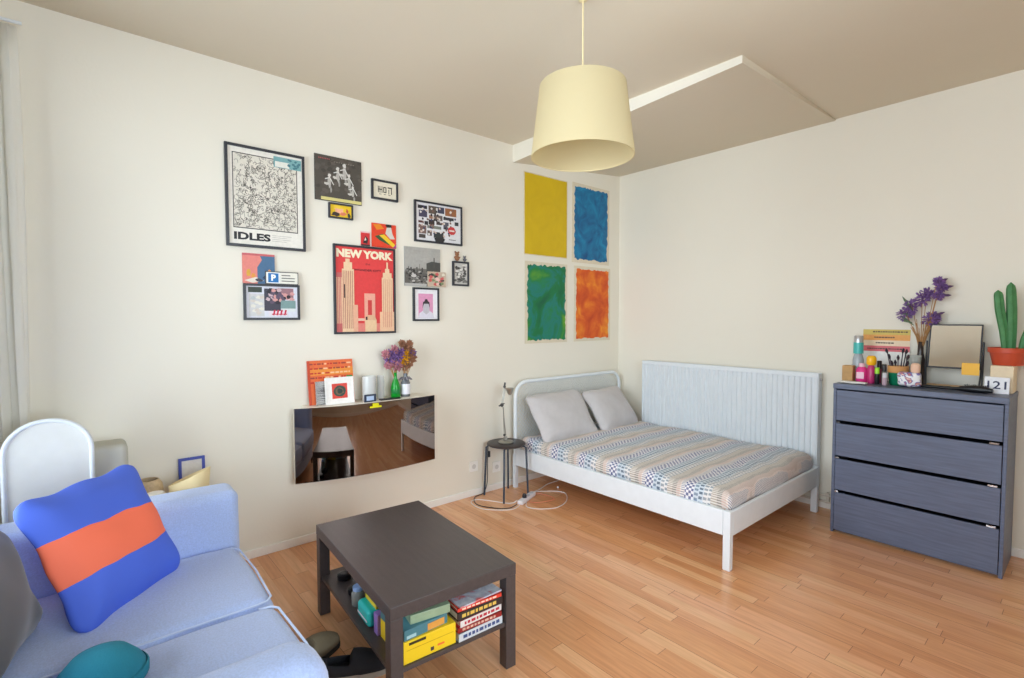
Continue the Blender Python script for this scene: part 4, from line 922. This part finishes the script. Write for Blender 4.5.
# sockets
for i, (y, z, w_, h_, lab) in enumerate(((-1.945, .25, .085, .085, 'white wall socket low on the left wall left of the stool'), (-1.70, .20, .085, .09, 'grey-white wall socket behind the legs of the stool'))):
    t = thing('wall_socket', lab, 'socket', (.0005, y, z - h_ / 2)); part(MB().box(0, -w_ / 2, 0, .012, w_ / 2, h_), 'face_plate', MT, t, bevel=.003)
    part(MB().lathe([(.020, 0), (.020, .0015)], n=20, M=Matrix.Translation((.0122, 0, h_ / 2)) @ Matrix.Rotation(PI / 2, 4, 'Y')), 'socket_recess', flat((206, 204, 198)), t)
def rope(name, label, pts, r, m, n=90):
    P = [Vector(p) for p in pts]; out = []
    for i in range(len(P) - 1):
        p0, p1, p2, p3 = P[max(i - 1, 0)], P[i], P[i + 1], P[min(i + 2, len(P) - 1)]
        for k in range(8):
            s = k / 8; out.append(.5 * ((2 * p1) + (-p0 + p2) * s + (2 * p0 - 5 * p1 + 4 * p2 - p3) * s * s + (-p0 + 3 * p1 - 3 * p2 + p3) * s ** 3))
    out.append(P[-1])
    for q in out: q.z = max(q.z, r + .0005)
    return tag(MB().tube(out, r, 7).obj(name, m), label, 'cable')
mwc = mat('white_cable', (226, 222, 218), rough=.4); mbc = mat('black_cable', (36, 38, 44), rough=.4)
c = .004
rope('lamp_cable', 'black cable running down behind the stool and along the floor to the strip', [(.02, -1.80, .40), (.018, -1.805, .30), (.02, -1.81, .1), (.03, -1.86, .01), (.055, -1.97, c), (.20, -2.05, c), (.36, -1.98, c), (.42, -1.90, c), (.43, -1.83, .018)], .0035, mbc)
rope('white_cable', 'white cable looping on the floor left of the power strip', [(.365, -1.77, .018), (.34, -1.84, c), (.12, -1.97, c), (.13, -2.06, c), (.30, -2.07, c), (.45, -1.92, c), (.43, -1.80, c)], .0035, mwc)
rope('white_cable', 'white cable making a wide loop on the floor right of the power strip', [(.30, -1.545, .02), (.34, -1.40, c), (.46, -1.32, c), (.60, -1.44, c), (.655, -1.60, c), (.60, -1.72, c), (.50, -1.78, c), (.42, -1.72, c)], .0035, mwc)
rope('orange_cable', 'thin pinkish orange cable crossing from the power strip under the bed', [(.33, -1.60, .02), (.37, -1.50, .010), (.52, -1.50, .010), (.50, -1.66, .012), (.42, -1.69, c)], .003, mat('salmon_cable', (224, 140, 110), rough=.4))
rope('extension_lead', 'white lead going from the power strip away under the bed', [(.30, -1.55, .016), (.26, -1.42, c), (.21, -1.28, c), (.20, -1.15, c), (.18, -.9, c)], .004, mwc)
t = thing('power_strip', 'white multi-socket power strip on the floor in front of the stool', 'power strip', (.372, -1.672, .0), rz=math.atan2(.09, -.30) + PI / 2 - .25)
o_ = t; t.rotation_euler = (0, 0, math.atan2(-1.56 + 1.80, .30 - .40))
part(MB().box(-.13, -.025, .001, .13, .025, .034), 'strip_body', mat('white_plastic', (230, 228, 232), rough=.3), t, bevel=.008)
for k in (-1, 0, 1):
    part(MB().lathe([(.019, .0345), (.019, .0355)], n=18, M=Matrix.Translation((k * .065 + .02, 0, 0))), 'outlet', flat((200, 200, 206)), t)
part(MB().lathe([(.018, .036), (.019, .05), (.014, .066)], n=16, c=(-.045 + 0, 0, 0)), 'black_plug', mbc, t)
rope('cable_switch', 'small black inline switch hanging on the lamp cable behind the stool', [(.034, -1.80, .36), (.034, -1.80, .335), (.034, -1.80, .31)], .011, mbc)
tag(MB().lathe([(.006, 0.0), (.010, .003), (.010, .012), (.005, .016)], n=12, c=(.335, -1.27, 0)).obj('plug', mat('white_plastic', (230, 228, 232), rough=.3)), 'loose white plug on the floor at the end of the white lead', 'plug')

# ------------------------------------------------------------ coffee table
TL, TW, TH = .925, .570, .45
ang = -.063
ctr = Vector((1.325, -3.285, 0))
t = thing('coffee_table', 'low black-brown wooden coffee table with open lower shelf', 'table', ctr, rz=ang)
MTb = mat('blackbrown_table', (74, 66, 65), rough=.36, var=.10, scale=5, stretch=(1, 12, 12), bump=.1, bscale=60, spec=.5)
part(MB().box(-TL / 2, -TW / 2, TH - .05, TL / 2, TW / 2, TH), 'tabletop', MTb, t, bevel=.0025)
for sx_ in (-1, 1):
    for sy_ in (-1, 1):
        x, y = sx_ * (TL / 2 - .026), sy_ * (TW / 2 - .026); part(MB().box(x - .025, y - .025, 0, x + .025, y + .025, TH - .0505), 'leg', MTb, t, bevel=.002)
SZ = .200
part(MB().box(-TL / 2 + .012, -TW / 2 + .012, SZ - .018, TL / 2 - .012, TW / 2 - .012, SZ), 'lower_shelf', MTb, t, bevel=.001)
TM = Matrix.Translation(ctr) @ Matrix.Rotation(ang, 4, 'Z')
def on_table(name, label, cat, x, y, z=SZ + .0006, rz=0, group=None): return thing(name, label, cat, TM @ Vector((x, y, z)), rz=ang + rz, group=group)
ml = mat('page_paper', (226, 218, 204), rough=.9, var=.08, scale=3, stretch=(1, 1, 160))
def book(label, x, y, z, L_, W, th, cover, rz=0, spine=None, name='book', group='books on the table shelf', marks=None):
    t = on_table(name, label, 'book', x, y, z, rz, group); cm = flat(cover, .35)
    # spine faces +x (towards the camera's end of the table)
    mb = MB(); mb.box(-L_ / 2, -W / 2, 0, L_ / 2, W / 2, .003); mb.box(-L_ / 2, -W / 2, th - .003, L_ / 2, W / 2, th); mb.box(L_ / 2 - .004, -W / 2, 0, L_ / 2, W / 2, th)
    if spine:
        mb.use(cm); [setattr(f, 'material_index', 0) for f in mb.bm.faces]; mb.use(flat(spine, .35)); mb.box(L_ / 2 + .0002, -W / 2, .001, L_ / 2 + .001, W / 2, th - .001)
    part(mb, 'cover', cm, t)
    part(MB().box(-L_ / 2 + .003, -W / 2 + .003, .0035, L_ / 2 - .0045, W / 2 - .003, th - .0035), 'pages', ml, t)
    if marks:
        mb = MB(); mb.use(flat(marks)); y_ = -W / 2 + .02
        while y_ < W / 2 - .03: wd = fr(.008, .02); mb.box(L_ / 2 + .0012, y_, th * .3, L_ / 2 + .0018, y_ + wd, th * .7); y_ += wd + .006
        part(mb, 'spine_lettering', None, t)
random.seed(70)
xe = TL / 2 - .012
z = SZ + .0006
for label, L_, W, th, cv, sp, mk_, rz in (('pale blue and white book at the bottom of the right-hand stack on the shelf', .20, .215, .034, (170, 196, 214), (206, 214, 220), (60, 80, 130), .02),
                                      ('dark red book second from the bottom of the right-hand stack', .19, .21, .022, (168, 40, 40), (150, 40, 38), (220, 190, 170), -.02),
                                      ('white book with crimson edge in the middle of the right-hand stack', .19, .205, .028, (206, 60, 80), (224, 220, 216), (190, 40, 60), .03),
                                      ('thick black-spined book with yellow and white lettering in the right-hand stack', .20, .22, .034, (40, 34, 36), (52, 44, 44), (226, 190, 90), 0),
                                      ('bright red book topping the black-spined book in the right-hand stack', .20, .21, .016, (216, 60, 44), (222, 66, 50), (240, 220, 200), -.03)):
    book(label, xe - L_ / 2 - .004, .115, z, L_, W, th, cv, rz, sp, marks=mk_); z += th + .0006
t = on_table('magazine', 'glossy grey-white magazine on top of the right-hand book stack', 'magazine', xe - .11, .115, z, .05)
part(MB().box(-.105, -.105, 0, .105, .105, .006), 'pages', paint('magazine_cover', [(.35, (214, 214, 220)), (.5, (180, 186, 200)), (.62, (214, 120, 120))], scale=14, rough=.25), t)
# yellow box and tins at the near end
t = on_table('game_box', 'bright yellow box with dark markings at the near corner of the table shelf', 'box', xe - .12, -.112)
part(MB().box(-.11, -.112, 0, .11, .112, .085), 'box_body', mat('yellow_card', (244, 208, 40), rough=.4), t, bevel=.002)
mb = MB(); mb.use(flat((60, 52, 30))); mb.box(.1103, -.09, .068, .1110, -.02, .078); mb.use(flat((200, 160, 30)))
mb.box(.1103, -.10, .050, .1108, .10, .052); mb.use(flat((240, 120, 60))); mb.box(.1103, .03, .02, .1109, .06, .028); mb.use(flat((60, 52, 70))); mb.box(.1103, .0, .012, .1109, .014, .026)
part(mb, 'printed_marks', None, t)
t = on_table('game_box', 'teal and dark blue box lying on the yellow box', 'box', xe - .12, -.125, SZ + .0862, .06)
part(MB().box(-.10, -.10, 0, .10, .09, .040), 'box_body', mat('teal_card', (76, 128, 140), rough=.35, var=.1), t, bevel=.002)
mb = MB(); mb.use(flat((226, 160, 74))); mb.box(.1003, .0, .004, .101, .075, .03); mb.use(flat((170, 206, 214))); mb.box(.1003, -.09, .006, .101, -.05, .018); part(mb, 'printed_marks', None, t)
t = on_table('game_box', 'small sage green box topping the teal box on the shelf', 'box', xe - .11, -.095, SZ + .1268, -.1)
part(MB().box(-.08, -.08, 0, .08, .085, .035), 'box_body', mat('sage_card', (150, 172, 140), rough=.35, var=.1), t, bevel=.002)
# left side of the shelf
t = on_table('tin', 'turquoise rounded tin with a white band on the left side of the shelf', 'tin', .085, -.205)
mb = MB().soft((.068, .045, .036), .018); mb.bm.transform(Matrix.Translation((0, 0, .037))); part(mb, 'tin_body', mat('turquoise', (40, 190, 186), rough=.25), t)
part(MB().box(-.055, -.0462, .024, .055, -.0456, .032), 'white_band', flat((220, 220, 232)), t)
tag(MB().box(-.06, -.04, 0, .06, .03, .024, None).obj('card_box', mat('lemon_yellow', (234, 206, 40), rough=.4)), 'slim yellow pack lying on the turquoise tin', 'pack')
o = bpy.data.objects['card_box']; o.location = TM @ Vector((.09, -.18, SZ + .0745)); o.rotation_euler = (0, 0, ang)
tag(MB().box(-.02, -.035, 0, .02, .035, .085, None).obj('small_box', mat('lilac_card', (150, 120, 190), rough=.4), bevel=.002), 'small lilac box between the turquoise tin and table leg', 'box')
o = bpy.data.objects['small_box']; o.location = TM @ Vector((.195, -.20, SZ + .0006)); o.rotation_euler = (0, 0, ang)
t = on_table('glass_jar', 'small clear jar with a pale blue lid on the shelf by the turquoise tin', 'jar', -.06, -.215)
part(MB().lathe([(.026, 0), (.030, .006), (.030, .055), (.022, .068)]), 'jar_body', mat('jar_glass', (160, 164, 160), rough=.12, trans=.35), t)
part(MB().lathe([(.024, .0685), (.024, .085)]), 'jar_lid', flat((150, 180, 226), .3), t)
t = on_table('glass_jar', 'second small amber-grey jar behind the blue-lidded jar on the shelf', 'jar', -.015, -.165)
part(MB().lathe([(.022, 0), (.024, .004), (.024, .06), (.018, .07)]), 'jar_body', mat('amber_jar', (150, 132, 110), rough=.15, trans=.3), t)
part(MB().lathe([(.019, .0705), (.019, .082)]), 'jar_lid', flat((90, 94, 110), .3), t)
t = on_table('headphones', 'black headphones lying at the far left end of the table shelf', 'headphones', -.24, -.18)
part(MB().tube([(.08 * math.cos(a), .06 * math.sin(a), .03 + .012 * math.sin(a)) for a in [PI * i / 16 for i in range(17)]], .007, 8), 'headband', mat('black_plastic', (24, 24, 28)), t)
for s in (-1, 1): part(MB().lathe([(.018, 0), (.034, .004), (.034, .026), (.02, .032)], n=20, c=(s * .08, -.012, .0)), 'ear_cup', mat('black_plastic', (24, 24, 28)), t)

# ------------------------------------------------------------ shoes
def shoe(loc, rz, c, sole, label, laces=False, clog=True):
    t = thing('shoe', label, 'shoe', loc, rz=rz, group='shoes on the floor by the table')
    L_ = .27
    def outl(s):  # half width along the shoe
        return .036 + .012 * math.sin(PI * min(1, max(0, s)) ** .8) + (.004 if s > .55 else 0)
    mb = MB(); N2 = 18; pts = []
    for i in range(N2 + 1): s = i / N2; pts.append((s * L_ - L_ / 2, outl(s) * math.sqrt(max(.02, 1 - (2 * s - 1) ** 8))))
    ring = pts + [(x, -y) for x, y in pts[::-1]]
    mb.prism(ring, 0, .022); part(mb, 'sole', flat(sole, .7), t)
    mb = MB(); prev = None; n = 14
    for i in range(N2 + 1):
        s = i / N2; x = s * L_ - L_ / 2; wd = outl(s) * .96 * math.sqrt(max(.02, 1 - (2 * s - 1) ** 8))
        hh = .062 - .03 * s if s < .42 else .020 + .062 * max(0, math.cos((s - .42) / .58 * PI / 2)) ** .8
        rg = [mb.v((x, wd * math.cos(PI * k / n), .022 + hh * math.sin(PI * k / n) ** .6)) for k in range(n + 1)]
        if prev:
            for k in range(n):
                if .06 < s <= .42 and 3 <= k <= n - 4: continue
                mb.face([prev[k], prev[k + 1], rg[k + 1], rg[k]], True)
        prev = rg
    o = part(mb, 'upper', mat('felt_%02x%02x%02x' % c, c, rough=.95, var=.1, bump=.3), t); sm = o.modifiers.new('solid', 'SOLIDIFY'); sm.thickness = .005; sm.offset = -1
    mb = MB(); mb.prism([(x * .94, y * .9) for x, y in ring], .0225, .027); part(mb, 'insole', flat(tuple(int(v * .8) for v in c), .9), t)
shoe((1.405, -3.57, 0), 1.10, (34, 34, 38), (150, 140, 128), 'black felt slip-on shoe lying beside the near table leg')
shoe((1.20, -3.68, 0), 1.95, (128, 118, 96), (40, 38, 36), 'khaki slip-on shoe with black sole between sofa and table')

# ------------------------------------------------------------ sofa
MS = mat('blue_melange_fabric', (172, 190, 230), rough=.95, var=.10, scale=160, bump=.35, bscale=400, sheen=.35, spec=.15)
MSp = mat('pale_blue_piping', (196, 210, 238), rough=.9)
X0, X1 = .465, 2.20; YF, YB = -3.86, -4.90; AW = .21; AH = .652
t = thing('sofa', 'blue fabric two-seat sofa with loose seat cushions facing the bed', 'sofa', ((X0 + X1) / 2, (YF + YB) / 2, 0))
ox, oy = (X0 + X1) / 2, (YF + YB) / 2
def sp(x0, x1, y0, y1, z0, z1, r, name, puff=(0, 0, 0), wob=0, m=10, mm=MS, seed=0):
    mb = MB().soft(((x1 - x0) / 2, (y1 - y0) / 2, (z1 - z0) / 2), r, puff=puff, wob=wob, wscale=5, m=m, seed=seed)
    mb.bm.transform(Matrix.Translation(((x0 + x1) / 2 - ox, (y0 + y1) / 2 - oy, (z0 + z1) / 2))); return part(mb, name, mm, t)
sp(X0, X0 + AW, YB + .02, YF + .015, .08, AH, .045, 'armrest', (.008, 0, .004), .003)
sp(X1 - AW, X1, YB + .02, YF - .09, .08, AH, .085, 'armrest', (.008, 0, .006), .003)
sp(X0 + .03, X1 - .03, YB, YB + .17, .08, .70, .06, 'back_frame')
sp(X0 + AW - .02, X1 - AW + .02, YB + .15, YF - .05, .10, .235, .03, 'seat_base')
xm = 1.325
for k, (a, b) in enumerate(((X0 + AW + .003, xm - .003), (xm + .003, X1 - AW - .003))):
    sp(a, b, YB + .175, YF - .005, .237, .395, .055, 'seat_cushion', (0, .012, .022), .007, 12, seed=k + 2)
    for zz in (.250, .383):
        yf = YF - .010; P_ = [(b - .014, YB + .30, zz), (b - .014, yf - .06, zz), (b - .022, yf - .02, zz), (b - .05, yf + .002, zz), ((a + b) / 2, yf + .012, zz), (a + .05, yf + .002, zz), (a + .022, yf - .02, zz), (a + .014, yf - .06, zz)]
        part(MB().tube([(x - ox, y - oy, z_) for x, y, z_ in P_], .0045, 6), 'piping', MSp, t)
for x in (X0 + .06, X1 - .06):
    for y in (YF - .12, YB + .06): part(MB().lathe([(.018, 0), (.025, .085)], n=14, c=(x - ox, y - oy, 0)), 'leg', mat('dark_leg', (50, 40, 34)), t)

def cushion_mat():
    M = bpy.data.materials.new('blue_orange_cushion'); M.use_nodes = True; N = M.node_tree.nodes; L = M.node_tree.links
    b = N['Principled BSDF']; b.inputs['Roughness'].default_value = .75; tc = N.new('ShaderNodeTexCoord'); sx = N.new('ShaderNodeSeparateXYZ'); L.new(tc.outputs['Object'], sx.inputs[0])
    wv = N.new('ShaderNodeTexNoise'); wv.inputs['Scale'].default_value = 3; L.new(tc.outputs['Object'], wv.inputs['Vector'])
    a = N.new('ShaderNodeMath'); a.operation = 'MULTIPLY'; L.new(wv.outputs['Fac'], a.inputs[0]); a.inputs[1].default_value = .10
    s = N.new('ShaderNodeMath'); s.operation = 'ADD'; L.new(sx.outputs[1], s.inputs[0]); L.new(a.outputs[0], s.inputs[1])
    ab = N.new('ShaderNodeMath'); ab.operation = 'SUBTRACT'; L.new(s.outputs[0], ab.inputs[0]); ab.inputs[1].default_value = .055
    aa = N.new('ShaderNodeMath'); aa.operation = 'ABSOLUTE'; L.new(ab.outputs[0], aa.inputs[0])
    lt = N.new('ShaderNodeMath'); lt.operation = 'LESS_THAN'; L.new(aa.outputs[0], lt.inputs[0]); lt.inputs[1].default_value = .075
    mx = N.new('ShaderNodeMix'); mx.data_type = 'RGBA'; L.new(lt.outputs[0], mx.inputs['Factor']); mx.inputs['A'].default_value = lin((76, 108, 220)) + (1,); mx.inputs['B'].default_value = lin((252, 120, 88)) + (1,)
    L.new(mx.outputs['Result'], b.inputs['Base Color']); return M
def basis(o, e1, e2):
    e1 = Vector(e1).normalized(); e2 = Vector(e2); e2 = (e2 - e1 * e2.dot(e1)).normalized(); e3 = e1.cross(e2)
    o.rotation_euler = Matrix((e1, e2, e3)).transposed().to_euler()
o = pillow((.90, -4.36, .625), (0, 0, 0), .25, .25, .075, 'large blue cushion with a broad orange band at the far end of the sofa', 9, m=cushion_mat(), name='cushion', cat='cushion')
basis(o, (.37, -.33, 0), (-.26, -.30, .84))
o = pillow((1.16, -4.66, .600), (0, 0, 0), .19, .19, .06, 'dark grey cushion leaning on the sofa back beside the blue one', 12, m=mat('charcoal_velvet', (92, 90, 92), rough=.9, sheen=.3), name='cushion', cat='cushion')
basis(o, (.92, -.20, 0), (-.05, -.22, .9))
t = thing('knitted_hat', 'round teal knitted hat lying on the near sofa seat', 'hat', (1.53, -4.40, .425))
part(MB().lathe([(.105, 0), (.11, .012), (.11, .03), (.10, .05), (.07, .085), (.03, .10), (.001, .103)], n=32), 'crown', mat('teal_knit', (40, 134, 160), rough=.95, bump=.4, bscale=160), t)
part(MB().lathe([(.112, 0), (.117, .008), (.117, .028), (.112, .034)], n=32, cap=False), 'brim', mat('teal_knit', (40, 134, 160)), t)

# ------------------------------------------------------------ things between sofa and wall
t = thing('paper_lamp', 'small cream paper lamp with scooped top between the sofa arm and wall', 'lamp', (.20, -3.99, 0))
part(MB().lathe([(.05, 0), (.055, .02), (.02, .03), (.014, .40)], n=20), 'lamp_foot', MWM, t)
mb = MB(); n = 28; A = []; Bq = []
for i in range(n):
    a = 2 * PI * i / n; A.append(mb.v((.066 * math.cos(a), .075 * math.sin(a), .38))); Bq.append(mb.v((.088 * math.cos(a) - .004, .098 * math.sin(a), .635 + .04 * math.sin(a + .5))))
for i in range(n): mb.face([A[i], A[(i + 1) % n], Bq[(i + 1) % n], Bq[i]], True)
o = part(mb, 'lamp_shade', mat('warm_paper', (236, 216, 168), rough=.8), t); sm = o.modifiers.new('solid', 'SOLIDIFY'); sm.thickness = .004
part(MB().lathe([(.06, .381), (.05, .39), (.03, .46), (.0, .48)], n=20), 'lamp_core', mat('warm_paper', (236, 216, 168)), t)

t = thing('side_table', 'low pale side table holding the cup in the gap between sofa arm and wall', 'side table', (.325, -4.175, 0))
part(MB().lathe([(.080, .50), (.085, .506), (.085, .516), (.080, .522)], n=36), 'tabletop', mat('birch_top', (206, 176, 138), rough=.5), t)
part(MB().tube([(0, 0, .01), (0, 0, .499)], .016, 12), 'pole', mat('birch_top', (206, 176, 138)), t)
part(MB().lathe([(.08, 0), (.08, .008), (.02, .014)], n=30), 'foot', mat('birch_top', (206, 176, 138)), t)
t = thing('paper_cup', 'tan paper cup with a white lid on the side table beside the sofa arm', 'cup', (.315, -4.155, .5225))
part(MB().lathe([(.030, 0), (.040, .075)], n=24), 'cup_body', mat('kraft_paper', (196, 158, 112), rough=.7), t)
part(MB().lathe([(.042, .0755), (.042, .084), (.036, .09)], n=24), 'lid', flat((226, 220, 210)), t)
t = thing('woven_basket', 'rounded tan woven basket behind the paper cup by the wall', 'basket', (.085, -4.165, 0))
part(MB().lathe([(.055, .0), (.066, .02), (.068, .55), (.062, .60), (.045, .625), (.042, .625), (.055, .59), (.06, .03), (.002, .02)], n=30), 'basket_body', mat('wicker_tan', (206, 182, 146), rough=.85, var=.12, scale=60, bump=.5, bscale=120), t)
t = thing('picture_frame', 'thin blue frame edge standing behind the paper lamp against the wall', 'frame', (.03, -3.955, 0))
mb = MB(); M_ = Matrix.Rotation(-.03, 4, 'Y')
for q in ((-.065, 0, -.050, .695), (.050, 0, .065, .695), (-.050, .680, .050, .695), (-.050, 0, .050, .015)): mb.box(0, q[0], q[1], .014, q[2], q[3], M_)
part(mb, 'frame', mat('cobalt_frame', (60, 74, 160), rough=.5), t, bevel=.001)
part(MB().box(.002, -.05, .016, .006, .05, .679, M_), 'backing', flat((216, 214, 208)), t)
t = thing('storage_box', 'tall grey-beige box with a brown base beside the wall behind the sofa arm', 'box', (.17, -4.345, 0))
part(MB().box(-.09, -.09, 0, .09, .09, .70), 'box_base', mat('brown_board', (176, 150, 116), rough=.8), t, bevel=.006)
mb = MB().soft((.09, .09, .085), .03); mb.bm.transform(Matrix.Translation((0, 0, .786))); part(mb, 'box_lid', mat('grey_fabric_lid', (186, 184, 172), rough=.9), t)
t = thing('arched_panel', 'white arched panel with a raised rim leaning in the corner by the curtain', 'panel', (.30, -4.62, 0))
mb = MB(); ar = []; Rr = .145
for i in range(13): a = PI - i * PI / 24; ar.append((-.075 + Rr + Rr * math.cos(a), 1.03 - Rr + Rr * math.sin(a)))
for i in range(13): a = PI / 2 - i * PI / 24; ar.append((.225 - Rr + Rr * math.cos(a), 1.03 - Rr + Rr * math.sin(a)))
outl = [(-.075, 0)] + ar + [(.225, 0)]
M_ = Matrix(((0, 0, 1, 0), (1, 0, 0, 0), (0, 1, 0, 0), (0, 0, 0, 1)))
mb.prism(outl, -.012, 0, M_)
part(mb, 'panel_board', mat('pale_grey_board', (216, 216, 210), rough=.6), t)
part(MB().tube([(0.0, y, z) for y, z in outl], .010, 10), 'panel_rim', MWM, t)
